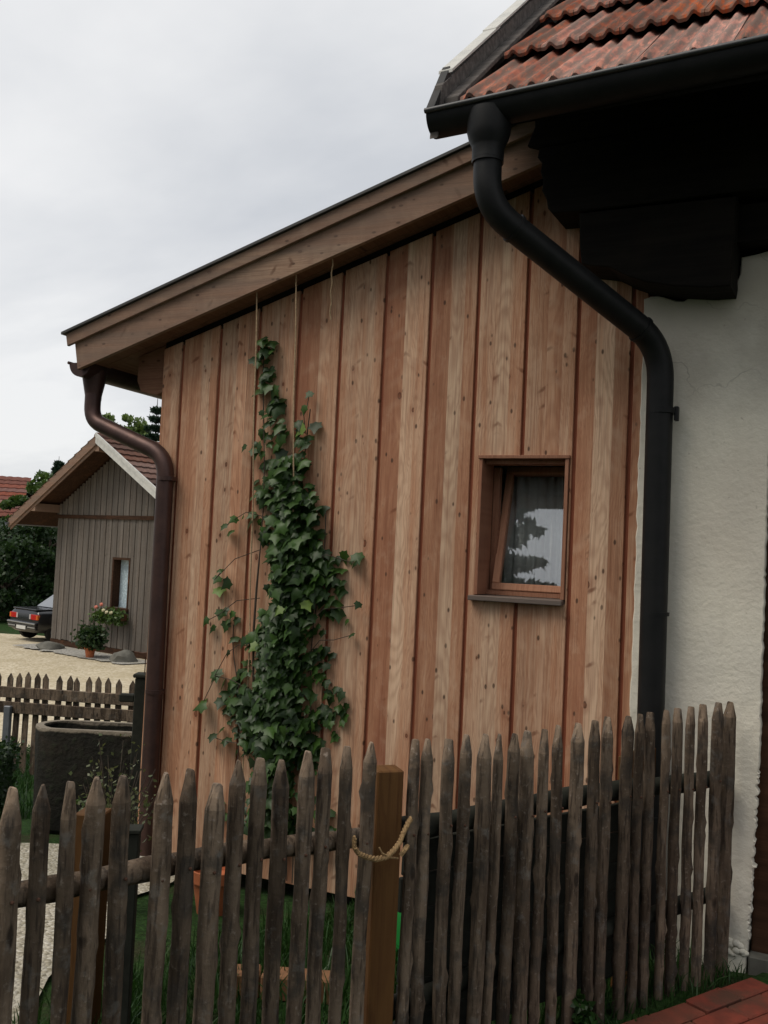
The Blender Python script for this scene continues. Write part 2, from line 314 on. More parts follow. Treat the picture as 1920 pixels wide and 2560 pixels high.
def pavermat():
    g = G('red clay paver'); v = g.obj(); rnd = g.rand(); vo = g.vadd(v, g.comb(g.math('MULTIPLY', rnd, 20.), rnd, rnd)); a = g.noise(vo, 14., 5, .6); b = g.noise(g.pos(), 5., 4, .6)
    col = g.mix(g.step(a, .3, .7), (.24, .055, .036), (.15, .04, .028)); col = g.mix(g.math('MULTIPLY', g.step(b, .42, .64), .75), col, (.075, .05, .035))
    col = g.mix(g.math('MULTIPLY', g.step(rnd, .6, .9), .5), col, (.16, .07, .045))
    return g.out(col, .85, a, .4, .004, spec=.2)
M_PAVER = pavermat()

# ------------------------------------------------------------------ mesh helpers
def tag(o, label=None, cat=None, group=None, kind=None):
    for k, v in (('label', label), ('category', cat), ('group', group), ('kind', kind)):
        if v: o[k] = v
    return o
def empty(name, loc=(0, 0, 0), rz=0., label=None, cat=None, group=None):
    o = bpy.data.objects.new(name, None); C.objects.link(o); o.location = loc; o.rotation_euler = (0, 0, rz); o.empty_display_size = .1
    return tag(o, label, cat, group)
def mesh(bm, smooth=False):
    bmesh.ops.recalc_face_normals(bm, faces=bm.faces)
    me = bpy.data.meshes.new('mesh'); bm.to_mesh(me); bm.free()
    if smooth:
        me.polygons.foreach_set('use_smooth', [True]*len(me.polygons))
        try: me.set_sharp_from_angle(angle=R(40))
        except Exception: pass
    return me
def obj(name, me, mats, parent=None, loc=(0, 0, 0), rot=(0, 0, 0), smooth=False):
    if isinstance(me, bmesh.types.BMesh): me = mesh(me, smooth)
    if not me.materials:
        for m in (mats if isinstance(mats, (list, tuple)) else [mats]): me.materials.append(m)
    o = bpy.data.objects.new(name, me); C.objects.link(o); o.parent = parent; o.location = loc; o.rotation_euler = rot
    return o
def box(bm, x0, x1, y0, y1, z0, z1, bev=0., M=None):
    r = bmesh.ops.create_cube(bm, size=1.0); vs_ = r['verts']
    bmesh.ops.scale(bm, vec=(x1-x0, y1-y0, z1-z0), verts=vs_); bmesh.ops.translate(bm, vec=((x0+x1)/2, (y0+y1)/2, (z0+z1)/2), verts=vs_)
    if M is not None: bmesh.ops.transform(bm, matrix=M, verts=vs_)
    if bev > 0:
        ed = list({e for v in vs_ for e in v.link_edges}); bmesh.ops.bevel(bm, geom=ed, offset=bev, segments=1, affect='EDGES')
    return bm
def nb(): return bmesh.new()
def prism(bm, poly, y0, y1, bev=0., plane='xz'):
    """extrude a polygon given in (x,z) along y (plane 'xz'), or (x,y) along z (plane 'xy')"""
    f3 = (lambda p, t: (p[0], t, p[1])) if plane == 'xz' else ((lambda p, t: (p[0], p[1], t)) if plane == 'xy' else (lambda p, t: (t, p[0], p[1])))
    a = [bm.verts.new(f3(p, y0)) for p in poly]; b = [bm.verts.new(f3(p, y1)) for p in poly]; n = len(poly)
    fs = [bm.faces.new(a), bm.faces.new(b[::-1])] + [bm.faces.new((a[i], b[i], b[(i+1) % n], a[(i+1) % n])) for i in range(n)]
    bmesh.ops.recalc_face_normals(bm, faces=fs)
    if bev > 0:
        ed = list({e for f in fs[:2] for e in f.edges}); bmesh.ops.bevel(bm, geom=ed, offset=bev, segments=1, affect='EDGES')
    return bm
def tube(bm, pts, rad, n=12, caps=True, arc=None):
    pts = [Vector(p) for p in pts]; rs = rad if isinstance(rad, (list, tuple)) else [rad]*len(pts)
    T = [(pts[min(i+1, len(pts)-1)]-pts[max(i-1, 0)]).normalized() for i in range(len(pts))]
    ref = Vector((0, 0, 1)) if abs(T[0].z) < .9 else Vector((0, 1, 0)); N = (ref - T[0]*ref.dot(T[0])).normalized(); rings = []
    for p, t, r in zip(pts, T, rs):
        N = (N - t*N.dot(t)).normalized(); B = t.cross(N)
        rings.append([bm.verts.new(p + (N*math.cos(2*math.pi*k/n) + B*math.sin(2*math.pi*k/n))*r) for k in range(n)])
    for a, b in zip(rings, rings[1:]):
        for k in range(n): bm.faces.new((a[k], a[(k+1) % n], b[(k+1) % n], b[k]))
    if caps: bm.faces.new(rings[0][::-1]); bm.faces.new(rings[-1])
    return bm
def bend(pts, rad=.12, seg=6):
    """round the inner corners of a polyline"""
    P = [Vector(p) for p in pts]; out = [P[0]]
    for i in range(1, len(P)-1):
        a = (P[i-1]-P[i]); b = (P[i+1]-P[i]); d = min(rad, a.length*.48, b.length*.48); A = P[i]+a.normalized()*d; B = P[i]+b.normalized()*d
        for k in range(seg+1): t = k/seg; out.append(A*(1-t)**2 + P[i]*2*t*(1-t) + B*t*t)
    return out + [P[-1]]
def lathe(bm, prof, n=20, c=(0, 0, 0)):
    rings = [[bm.verts.new((c[0]+r*math.cos(2*math.pi*k/n), c[1]+r*math.sin(2*math.pi*k/n), c[2]+z)) for k in range(n)] for r, z in prof]
    for a, b in zip(rings, rings[1:]):
        for k in range(n): bm.faces.new((a[k], a[(k+1) % n], b[(k+1) % n], b[k]))
    if prof[0][0] > 1e-4: bm.faces.new(rings[0][::-1])
    if prof[-1][0] > 1e-4: bm.faces.new(rings[-1])
    return bm
def pymesh(V, F, tint=None, smooth=False):
    me = bpy.data.meshes.new('mesh'); V = np.asarray(V, dtype=np.float32); F = np.asarray(F, dtype=np.int32); k = F.shape[1]
    me.vertices.add(len(V)); me.vertices.foreach_set('co', V.ravel()); me.loops.add(F.size); me.loops.foreach_set('vertex_index', F.ravel())
    me.polygons.add(len(F)); me.polygons.foreach_set('loop_start', np.arange(0, F.size, k, dtype=np.int32)); me.polygons.foreach_set('loop_total', np.full(len(F), k, dtype=np.int32))
    if tint is not None: at = me.attributes.new('tint', 'FLOAT', 'FACE'); at.data.foreach_set('value', np.asarray(tint, dtype=np.float32))
    if smooth: me.polygons.foreach_set('use_smooth', np.ones(len(F), dtype=bool))
    me.update(); me.validate(); return me
def leafcloud(P, size, nrm=None, jitter=1., asp=1.5):
    """many small bent leaves: P (n,3) centres, size (n,), each leaf 2 quads folded along its midrib"""
    n = len(P); size = np.asarray(size).reshape(-1, 1)*np.ones((n, 1))
    N = rng.normal(size=(n, 3))*jitter + (0 if nrm is None else nrm); N /= np.linalg.norm(N, axis=1, keepdims=True)
    A = np.cross(N, rng.normal(size=(n, 3))); A /= np.linalg.norm(A, axis=1, keepdims=True); B = np.cross(N, A)
    L = size*asp*.5; W = size*.5
    v = np.stack([P-A*L, P+B*W-A*L*.1, P+A*L, P-B*W-A*L*.1, P+N*W*-.35], 1)   # tip, side, tip, side, fold
    V = np.concatenate([P-A*L-N*W*.2, P+B*W, P+A*L-N*W*.3, P-B*W], 1).reshape(-1, 3)
    F = np.arange(n*4).reshape(-1, 4)
    return V, F
def wind(d):  # ground height by distance in front of the camera
    return float(np.interp(d, [-500, 3.6, 6, 9.6, 14, 20, 24.5, 28, 900], [0, 0, -.33, -.85, -1.2, -1.25, -1.27, -1.5, -1.5]))
def gz(x, y): return wind((x-CAM.x)*f0.x + (y-CAM.y)*f0.y)
def F2W(d, l): return (CAM.x + f0.x*d + r0.x*l, CAM.y + f0.y*d + r0.y*l)

# ------------------------------------------------------------------ ground
def sheet(name, ds, ls, mat, dz, rag=0., keep=None):
    V = []; F = []
    for i, d in enumerate(ds):
        for j, l in enumerate(ls):
            jd = rag*(mnoise.noise(Vector((l*1.3, d*.7, 3.)))) if i in (0, len(ds)-1) else 0
            jl = rag*(mnoise.noise(Vector((l*.7, d*1.3, 9.)))) if j in (0, len(ls)-1) else 0
            x, y = F2W(d+jd, l+jl); V.append((x, y, wind(d)+dz + .012*mnoise.noise(Vector((x*1.5, y*1.5, 0)))))
    m = len(ls)
    for i in range(len(ds)-1):
        for j in range(m-1): F.append((i*m+j, i*m+j+1, (i+1)*m+j+1, (i+1)*m+j))
    o = obj(name, pymesh(V, F, smooth=True), mat); tag(o, kind='structure'); return o
sheet('ground', [-60, -20, -8, -3] + list(np.arange(0, 8, .25)) + list(np.arange(8, 22, .7)) + [23, 24.5, 26, 28, 30, 36, 45, 60, 100, 200, 500, 900],
      [-900, -300, -100, -50, -30] + list(np.arange(-20, -6, 1.)) + list(np.arange(-6, 6, .3)) + [7, 9, 12, 20, 40, 100, 300, 900], M_GROUND, -.03)
sheet('gravel_yard', list(np.arange(10.9, 30, .5)), list(np.arange(-16, -1.5, .5)), M_YARD, -.012, .5)
sheet('gravel_path', list(np.arange(2.2, 5.9, .15)), list(np.arange(-2.9, -1.02, .12)), M_PATHG, -.012, .25)

# ------------------------------------------------------------------ timber annex
ax = empty('timber_annex', (1.4, .0, -.12), 0, 'larch clad timber annex with a sloping roof beside the white plastered house', 'building')
AX = Vector((1.4, 0, -.12))
def apart(name, bm, mat, parent=ax, smooth=False, org=None):
    """bm in world coordinates; origin moved to org"""
    o_ = Vector(org) if org is not None else AX
    bmesh.ops.translate(bm, vec=-o_, verts=bm.verts)
    base = AX
    if parent is not ax: base = AX + parent.location
    return obj(name, bm, mat, parent, o_-base, smooth=smooth)
PW = .243; GAP = .019
WX0, WX1, WZ0, WZ1 = 1.984, 2.412, 1.366, 2.027       # window casing outline in the cladding
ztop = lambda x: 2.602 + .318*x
edges = [.115] + [n*PW for n in range(1, 12)] + [2.745]
TONES = [(.9, .38, .4, .4), (.55, .42, .3, .4), (.45, .18, .38, .42), (.5, .38, .4, .3), (.5, .82, .35, .3), (.5, .22, .32, .4), (.45, .9, .12, .3), (.42, .72, .08, .5), (.35, .3, .12, .5), (.4, .34, .5, .38), (.33, .7, .06, .5), (.5, .6, .6, .6)]
for i in range(len(edges)-1):
    a, b = edges[i] + (GAP/2 if i else 0), edges[i+1] - GAP/2
    if b-a < .05 and i: b = edges[i+1]
    c = (a+b)/2; zb = -.12
    poly = [(a, zb), (b, zb), (b, ztop(b)), (a, ztop(a))]
    if i == 8: poly = [(a, zb), (b, zb), (b, WZ0), (WX0, WZ0), (WX0, WZ1), (b, WZ1), (b, ztop(b)), (a, ztop(a))]
    if i == 9: poly = [(a, zb), (b, zb), (b, ztop(b)), (a, ztop(a)), (a, WZ1), (WX1, WZ1), (WX1, WZ0), (a, WZ0)]
    jy = random.uniform(-.002, .002)
    o = apart('cladding_board', prism(nb(), poly, -.022+jy, 0.0, .0025), M_LARCH, org=(c, 0, 1.5)); o.color = TONES[i]
bm = nb()                                           # frame wall behind the boards, open at the window
box(bm, .12, 1.979, -.0095, .1, -.12, 2.6); box(bm, 2.414, 2.74, -.0095, .1, -.12, 2.6); box(bm, 1.979, 2.414, -.0095, .1, -.12, 1.358); box(bm, 1.979, 2.414, -.0095, .1, 2.045, 2.6)
prism(bm, [(.1, 2.6), (2.74, 2.6), (2.74, ztop(2.74)-.01), (.12, 2.62)], -.0095, .1)
apart('wall_backing', bm, M_GROOVE, org=(1.4, 0, 1.5))
bm = nb(); box(bm, .1, .2, .1, 4., -.12, 2.55); box(bm, .2, 2.74, 3.9, 4., -.12, 3.3); box(bm, 2.64, 2.74, .1, 3.9, -.12, 3.4); box(bm, .2, 2.64, .1, 3.9, -.12, -.02)
apart('wall', bm, M_DARK, org=(1.4, 2, 1.5))
apart('eave_shade_strip', prism(nb(), [(.12, 2.60+.318*.12), (2.73, 2.60+.318*2.73), (2.73, 2.655+.318*2.73), (.12, 2.655+.318*.12)], -.0145, -.011), M_BEAM, org=(1.4, 0, 3.))  # added dark strip standing in for the shade along the wall top
# roof
zl = lambda x: 2.62 + .318*x                        # lower edge of the verge board
XR = 2.36
apart('verge_board', prism(nb(), [(-.345, zl(-.345)), (XR, zl(XR)), (XR, zl(XR)+.158), (-.375, zl(-.375)+.158)], -.192, -.165, .002), M_BARGE, org=(1., -.18, 3.0))
apart('verge_board', prism(nb(), [(-.41, zl(-.41)+.152), (XR, zl(XR)+.152), (XR, zl(XR)+.224), (-.425, zl(-.425)+.224)], -.214, -.194, .002), M_BARGE, org=(.7, -.2, 3.0))
apart('roof_sheet', prism(prism(nb(), [(-.445, zl(-.445)+.226), (XR+.03, zl(XR+.03)+.226), (XR+.03, zl(XR+.03)+.24), (-.445, zl(-.445)+.24)], -.23, .03), [(-.445, zl(-.445)+.226), (2.74, zl(2.74)+.226), (2.74, zl(2.74)+.24), (-.445, zl(-.445)+.24)], .03, 4.3), M_DARKSHEET, org=(1, 2, 3))
dx_ = 2.75/7
for k, (y0, y1) in enumerate([(-.163, -.055), (-.050, .002)]):
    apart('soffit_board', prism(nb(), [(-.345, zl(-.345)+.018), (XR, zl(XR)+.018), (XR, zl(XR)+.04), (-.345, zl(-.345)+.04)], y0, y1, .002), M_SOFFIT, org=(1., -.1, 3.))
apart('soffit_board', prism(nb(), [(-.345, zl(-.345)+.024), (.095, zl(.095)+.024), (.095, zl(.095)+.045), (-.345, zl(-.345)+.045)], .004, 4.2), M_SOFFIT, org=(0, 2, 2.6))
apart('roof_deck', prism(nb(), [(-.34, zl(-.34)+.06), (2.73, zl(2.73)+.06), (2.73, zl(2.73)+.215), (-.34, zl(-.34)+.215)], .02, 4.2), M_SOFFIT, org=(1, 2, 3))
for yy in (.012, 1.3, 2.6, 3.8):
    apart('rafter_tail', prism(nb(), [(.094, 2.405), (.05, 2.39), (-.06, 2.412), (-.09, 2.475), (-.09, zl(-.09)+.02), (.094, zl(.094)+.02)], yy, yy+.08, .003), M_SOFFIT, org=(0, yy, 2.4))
# gutter and downpipe of the annex
def halfround(bm, c, axis, L, r, n=14, th=.003, dz=0.):
    """open half-round trough along axis from point c"""
    c = Vector(c); axis = Vector(axis).normalized(); side = Vector((axis.y, -axis.x, 0)); prev = None
    P = []
    for k in range(n+1):
        a = math.pi*k/n; P.append((math.cos(a)*r, -math.sin(a)*r))
    P += [(p[0]*(r-th)/r, p[1]*(r-th)/r) for p in reversed(P)]
    A = [bm.verts.new(c + side*p[0] + Vector((0, 0, p[1]))) for p in P]; B = [bm.verts.new(c + axis*L + side*p[0] + Vector((0, 0, p[1]+dz))) for p in P]
    m = len(P)
    for k in range(m): bm.faces.new((A[k], A[(k+1) % m], B[(k+1) % m], B[k]))
    for k in range(n): bm.faces.new((A[k], A[k+1], A[m-2-k], A[m-1-k])); bm.faces.new((B[k+1], B[k], B[m-1-k], B[m-2-k]))
    return bm
gut = apart('gutter', halfround(nb(), (-.355, -.158, 2.556), (0, 1, 0), 4.3, .08), M_COPPER, smooth=True, org=(-.355, -.16, 2.5))
bm = nb(); lathe(bm, [(.0, 0), (.03, -.02), (.055, -.055), (.079, -.002)][0:0] or [(.001, -.0801), (.03, -.074), (.057, -.057), (.074, -.03), (.08, 0)], 20, (0, 0, 0))
bmesh.ops.scale(bm, vec=(1, .001, 1), verts=bm.verts); bm2 = nb()
prism(bm2, [(.0795*math.cos(math.pi*k/14), -.0795*math.sin(math.pi*k/14)) for k in range(15)], -.002, .0); bm.free()
bmesh.ops.translate(bm2, vec=(-.355, -.159, 2.556), verts=bm2.verts)
apart('end_cap', bm2, M_COPPER, gut, org=(-.355, -.16, 2.55))
apart('bead', tube(nb(), [(-.438, -.165, 2.557), (-.438, 4.14, 2.557)], .009, 8), M_COPPER, gut, True, org=(-.435, 0, 2.55))
apart('outlet', lathe(nb(), [(.074, .07), (.066, .02), (.047, -.075), (.046, -.1)], 20, (-.35, -.045, 2.46)), M_COPPER, gut, True, org=(-.35, -.045, 2.46))
pip = apart('downpipe', tube(nb(), bend([(-.349, -.048, 2.41), (-.347, -.05, 2.245), (.205, -.07, 2.035), (.222, -.07, -.1)], .11, 7), .046, 18), M_COPPER, smooth=True, org=(.2, -.06, 1.2))
for z_ in (1.90, .75): apart('pipe_clamp', tube(nb(), [(.2195, -.07, z_), (.2195, -.07, z_+.022)], .051, 18), M_COPPER, pip, True, org=(.2195, -.07, z_))
# window: casing boards, fixed frame, tilted sash
win = obj('window', box(nb(), WX0+.002, WX0+.017, -.034, .15, WZ0+.02, WZ1-.002, .002), M_FRAME, ax, (0, 0, 0)); win.location = (-AX.x, 0, -AX.z)
def wpart(name, bm, mat, loc=(0, 0, 0), rot=(0, 0, 0), smooth=False): return obj(name, bm, mat, win, loc, rot, smooth)
wpart('casing', box(nb(), WX1-.019, WX1-.002, -.034, .09, WZ0+.02, WZ1-.002, .002), M_FRAME)
wpart('casing', box(nb(), WX0-.003, WX1+.003, -.04, .11, WZ1-.0015, WZ1+.015, .002), M_FRAME)
wpart('casing', box(nb(), WX0+.018, WX1-.02, .005, .09, WZ1-.022, WZ1-.004, .001), M_FRAME)
wpart('sill', box(nb(), WX0-.018, WX1-.004, -.068, .15, WZ0-.006, WZ0+.018, .003), M_SILL)
bm = nb(); fx0, fx1, fz0, fz1 = WX0+.018, WX1-.02, WZ0+.019, WZ1-.024
box(bm, fx0, fx0+.03, .152, .19, fz0, fz1); box(bm, fx0, fx1, .1, .19, fz0+.0015, fz0+.022)
wpart('frame', bm, M_FRAME)
TILT = R(17); sx0, sx1, sh = 2.026, 2.425, .64
S_LOC = (0, .098, WZ0+.045); S_ROT = (-TILT, 0, 0)
def sash(name, bm, mat): return wpart(name, bm, mat, S_LOC, S_ROT)
sash('sash_rail', box(nb(), sx0, sx1, 0, .05, 0, .036, .004), M_SASH); sash('sash_rail', box(nb(), sx0, sx1, 0, .05, sh-.036, sh, .004), M_SASH)
sash('sash_stile', box(nb(), sx0, sx0+.034, .001, .049, .0365, sh-.0365, .003), M_SASH); sash('sash_stile', box(nb(), sx1-.034, sx1, .001, .049, .0365, sh-.0365, .003), M_SASH)
sash('pane', box(nb(), sx0+.033, sx1-.033, .02, .024, .0355, sh-.0355), M_GLASS)
# ------------------------------------------------------------------ white farmhouse
HT = R(3.3); H0 = Vector((2.72, -.05, 0.))
hs = empty('farmhouse', H0, -HT, 'white plastered farmhouse with red clay tile roof and black rain gutter', 'building')
def hp(name, bm, mat, parent=hs, smooth=False, org=(0, 0, 0)):
    """bm in house coordinates (x along the front, y into the house)"""
    o_ = Vector(org); bmesh.ops.translate(bm, vec=-o_, verts=bm.verts)
    base = Vector((0, 0, 0)) if parent is hs else parent.location
    return obj(name, bm, mat, parent, o_-base, smooth=smooth)
def jag(p, q, n, amp, seed):
    rr = random.Random(seed); out = []
    for k in range(n):
        t = k/n; w_ = amp*(.8*mnoise.noise(Vector((seed*3.7, k*.31, 0))) + .7*mnoise.noise(Vector((seed*1.7, k*.93, 4))) + .5*(rr.random()-.5))
        dx, dz = q[0]-p[0], q[1]-p[1]; L = math.hypot(dx, dz); out.append((p[0]+dx*t - dz/L*w_, p[1]+dz*t + dx/L*w_))
    return out
DX = .524
poly = jag((0.0, -.1), (0.0, 2.73), 46, .0035, 1)[::-1]
outl = [(.0, -.1)] + [(.0 + random.uniform(-.004, .004), z_) for z_ in np.linspace(.0, 2.68, 60)]
outl += jag((.0, 2.735), (.40, 2.70), 14, .022, 3) + jag((.385, 2.70), (.40, 2.88), 5, .02, 4) + jag((.40, 2.88), (.75, 2.90), 6, .012, 5) + [(3.2, 2.90), (3.2, 2.05), (1.6, 2.05), (DX+.02, 2.05)]
outl += jag((DX+.004, 2.05), (DX, .75), 90, .006, 6) + jag((DX, .75), (DX-.02, .05), 90, .014, 7) + [(DX-.03, -.1)]
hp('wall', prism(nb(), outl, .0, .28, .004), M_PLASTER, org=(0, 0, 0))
bm = nb()                                            # lumpy plaster foot
for k in range(40):
    s_ = random.uniform(.005, .016); bmesh.ops.create_icosphere(bm, subdivisions=2, radius=s_, matrix=Matrix.Translation((random.uniform(.38, DX-.03), random.uniform(-.003, .002), random.uniform(.0, .05))) @ Matrix.Diagonal((1.2, .8, 1, 1)))
hp('plaster_lump', bm, M_PLASTER, smooth=True)
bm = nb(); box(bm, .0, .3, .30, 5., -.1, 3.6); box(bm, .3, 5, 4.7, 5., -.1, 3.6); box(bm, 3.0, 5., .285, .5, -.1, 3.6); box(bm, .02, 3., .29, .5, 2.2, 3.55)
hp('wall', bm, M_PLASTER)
d_ = hp('door_frame', box(box(nb(), DX-.015, DX+.11, .05, .2, -.05, 2.1, .004), DX+.11, 1.7, .052, .2, 1.95, 2.1, .004), M_DOOR, org=(DX, 0, 1))
for k in range(8): hp('door_board', box(nb(), DX+.112+k*.133, DX+.112+k*.133+.129, .09, .13, .0, 1.948, .004), M_DOOR, d_, org=(DX+.17+k*.133, .1, 1))
hp('threshold', box(nb(), DX-.02, 1.7, -.01, .2, -.08, .012, .006), M_STONE)
# stacked carved beam ends under the eave
rr_ = random.Random(5)
def rough_end(pts): return [(x + rr_.uniform(-.006, .006), z + rr_.uniform(-.004, .004)) for x, z in pts]
hp('beam', prism(nb(), rough_end([(-.50, 3.42), (-.47, 3.5), (-.48, 3.62), (-.47, 3.86)]) + [(4.5, 3.86), (4.5, 3.40), (-.44, 3.40)], -.20, .05, .006), M_BEAM, org=(0, -.1, 3.6))
hp('beam', prism(nb(), rough_end([(-.445, 3.396), (-.452, 3.36), (-.425, 3.33), (-.432, 3.29), (-.41, 3.25), (-.418, 3.20), (-.40, 3.16), (-.393, 3.12), (-.37, 3.095), (-.335, 3.088)]) + [(-.2, 3.086), (4.5, 3.07), (4.5, 3.398)], -.205, .05, .005), M_BEAM, org=(0, -.1, 3.2))
hp('beam', prism(nb(), rough_end([(-.245, 3.082), (-.25, 3.0), (-.238, 2.93), (-.232, 2.855), (-.19, 2.838), (-.11, 2.822), (-.03, 2.78), (.05, 2.75), (.17, 2.722)]) + [(.30, 2.70), (.385, 2.70), (.392, 2.87), (.40, 3.066)], -.2, .04, .005), M_BEAM, org=(0, -.1, 2.9))
hp('beam', box(nb(), .37, 4.5, -.1, .27, 2.905, 3.068, .005), M_BEAM, org=(2, 0, 3))
# roof
PIT = R(42); tp = math.tan(PIT); EY, EZ = -.80, 3.335      # foot of the tile surface
rz_ = lambda y: EZ + (y-EY)*tp
roof = hp('roof', prism(nb(), [(EY+.03, rz_(EY+.03)-.06), (3.2, rz_(3.2)-.06), (3.2, rz_(3.2)-.13), (EY+.05, rz_(EY+.05)-.13)], -.655, 4.6, 0, 'yz'), M_BEAM, org=(-.6, EY, EZ))
for k in range(1, 7): hp('rafter', prism(nb(), [(EY+.3, rz_(EY+.3)-.132), (3.2, rz_(3.2)-.132), (3.2, rz_(3.2)-.27), (EY+.34, rz_(EY+.34)-.25)], -.60+k*.72, -.49+k*.72, 0, 'yz'), M_BEAM, roof, org=(-.55+k*.72, EY, EZ))
# one clay tile: double roll profile, length along +y up the slope
def tile_mesh(seed):
    rr = random.Random(seed); W, L, n = .168, .70, 22; bm = nb(); rows = []
    for (yy, dz) in ((0, 0.), (.012, .004), (L*.5, .001), (L, 0.)):
        top = []; bot = []
        for k in range(n+1):
            u = k/n; x = u*W; prof = .021*max(0., math.cos((u*2 % 1.0 - .5)*2*math.pi*.9))**1.1 if True else 0
            prof += .003*math.sin(u*6.28+seed)
            tz = 0.
            top.append(bm.verts.new((x, yy, prof + dz + tz - (.006 if yy == 0 else 0)))); bot.append(bm.verts.new((x, yy, prof*.95 - .02 + tz)))
        rows.append((top, bot))
    for (t0, b0), (t1, b1) in zip(rows, rows[1:]):
        for k in range(n): bm.faces.new((t0[k], t0[k+1], t1[k+1], t1[k])); bm.faces.new((b0[k+1], b0[k], b1[k], b1[k+1]))
        bm.faces.new((t0[0], t1[0], b1[0], b0[0])); bm.faces.new((t0[n], b0[n], b1[n], t1[n]))
    for k in range(n): bm.faces.new((rows[0][0][k], rows[0][1][k], rows[0][1][k+1], rows[0][0][k+1])); bm.faces.new((rows[-1][0][k+1], rows[-1][1][k+1], rows[-1][1][k], rows[-1][0][k]))
    return mesh(bm, True)
TM = [tile_mesh(s) for s in range(3)]
for m_ in TM: m_.materials.append(M_TILE)
EXPO = .62
for r_ in range(5):
    for c_i in range(21):
        s_ = r_*EXPO; x = -.575 + c_i*.170
        o = bpy.data.objects.new('roof_tile', TM[(r_*5+c_i*3) % 3]); C.objects.link(o); o.parent = roof
        P = Vector((x, EY + s_*math.cos(PIT), EZ + s_*math.sin(PIT) + .035))
        o.location = P - roof.location; o.rotation_euler = (PIT - R(4.6) + random.uniform(-.006, .006), random.uniform(-.01, .01), random.uniform(-.012, .012))
# verge board with pale sheet strips on top
vy0 = EY+.02
hp('verge_board', prism(nb(), [(vy0-.03, rz_(vy0)-.13), (3.2, rz_(3.2)-.13), (3.2, rz_(3.2)+.125), (vy0-.005, rz_(vy0)+.10)], -.695, -.66, .002, 'yz'), M_VERGE, org=(-.67, EY, EZ))
hp('verge_board', prism(nb(), [(vy0+.02, rz_(vy0+.02)+.01), (3.2, rz_(3.2)+.01), (3.2, rz_(3.2)+.035), (vy0+.02, rz_(vy0+.02)+.035)], -.658, -.60, .002, 'yz'), M_VERGE, org=(-.64, EY, EZ))
yv = vy0+.06
for k in range(5):
    L = .62; y1 = yv+L*math.cos(PIT)
    hp('verge_strip', prism(nb(), [(yv, rz_(yv)+.128+.006*(k % 2)), (y1+.05, rz_(y1+.05)+.128+.006*(k % 2)), (y1+.05, rz_(y1+.05)+.142+.006*(k % 2)), (yv, rz_(yv)+.142+.006*(k % 2))], -.71-.004*(k % 2), -.648, .001, 'yz'), M_ZINC, org=(-.68, yv, rz_(yv)))
    yv = y1
hp('verge_strip', prism(nb(), [(EY-.045, 3.335), (EY+.0, 3.33), (vy0+.08, rz_(vy0+.08)+.10), (vy0+.075, rz_(vy0+.075)+.15)], -.70, -.665, .001, 'yz'), M_BLACKPIPE, org=(-.68, EY, EZ))
# black gutter
GZ = lambda x: 3.318 + .02*(x+.69)
gut2 = hp('gutter', halfround(nb(), (-.695, -.775, GZ(-.695)), (1, 0, 0), 4.9, .075, dz=.02*4.9), M_BLACKPIPE, smooth=True, org=(-.69, -.775, 3.3))
bm = nb(); prism(bm, [(-.775 + .0745*math.cos(math.pi*k/16), GZ(-.69)-.0745*math.sin(math.pi*k/16)) for k in range(17)], -.697, -.694, 0, 'yz'); hp('end_cap', bm, M_BLACKPIPE, gut2, org=(-.69, -.775, 3.3))
M_BEAD = metal('gutter bead highlight', (.05, .05, .052), .35, .3)  # lighter bead colour paints a highlight along the gutter edge
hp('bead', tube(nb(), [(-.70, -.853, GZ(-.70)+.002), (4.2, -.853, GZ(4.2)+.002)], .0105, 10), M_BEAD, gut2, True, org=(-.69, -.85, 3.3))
OX = -.455
hp('outlet', lathe(nb(), [(.086, .035), (.086, -.045), (.078, -.075), (.066, -.1), (.063, -.108), (.063, -.155)], 24, (OX, -.775, GZ(OX)-.055)), M_BLACKPIPE, gut2, True, org=(OX, -.775, 3.2))
pipe_pts = bend([(OX, -.775, 3.18), (OX+.003, -.775, 2.93), (.098, -.082, 2.50), (.108, -.078, -.05)], .15, 9)
pip2 = hp('downpipe', tube(nb(), pipe_pts, .0555, 22), M_BLACKPIPE, smooth=True, org=(.1, -.08, 1.3))
for q0, q1 in ((len(pipe_pts)//2-1, len(pipe_pts)//2-1),):
    pass
for k_ in (10, 11, 21):
    pa, pb = pipe_pts[k_], pipe_pts[min(k_+1, len(pipe_pts)-1)]; dd_ = (pb-pa).normalized(); pc_ = pa + dd_*.02
    hp('collar', tube(nb(), [pc_, pc_+dd_*.014], .0605, 22), M_BLACKPIPE, pip2, True, org=tuple(pc_))
hp('collar', tube(nb(), [(.1075, -.078, 1.35), (.1075, -.078, 1.365)], .058, 22), M_BLACKPIPE, pip2, True, org=(.1, -.08, 1.35))
hp('collar', tube(nb(), [(OX, -.775, 3.115), (OX, -.775, 3.10)], .0625, 22), M_BLACKPIPE, pip2, True, org=(OX, -.775, 3.1))
hp('pipe_clamp', box(box(tube(nb(), [(.1065, -.079, 2.205), (.1065, -.079, 2.228)], .0615, 22), .16, .178, -.09, -.06, 2.175, 2.235, .002), .10, .115, -.03, .0, 2.208, 2.225), M_BLACKPIPE, pip2, org=(.1, -.08, 2.2))
hp('pipe_clamp', tube(nb(), [(.1075, -.078, .5), (.1075, -.078, .523)], .061, 22), M_BLACKPIPE, pip2, True, org=(.1, -.08, .5))

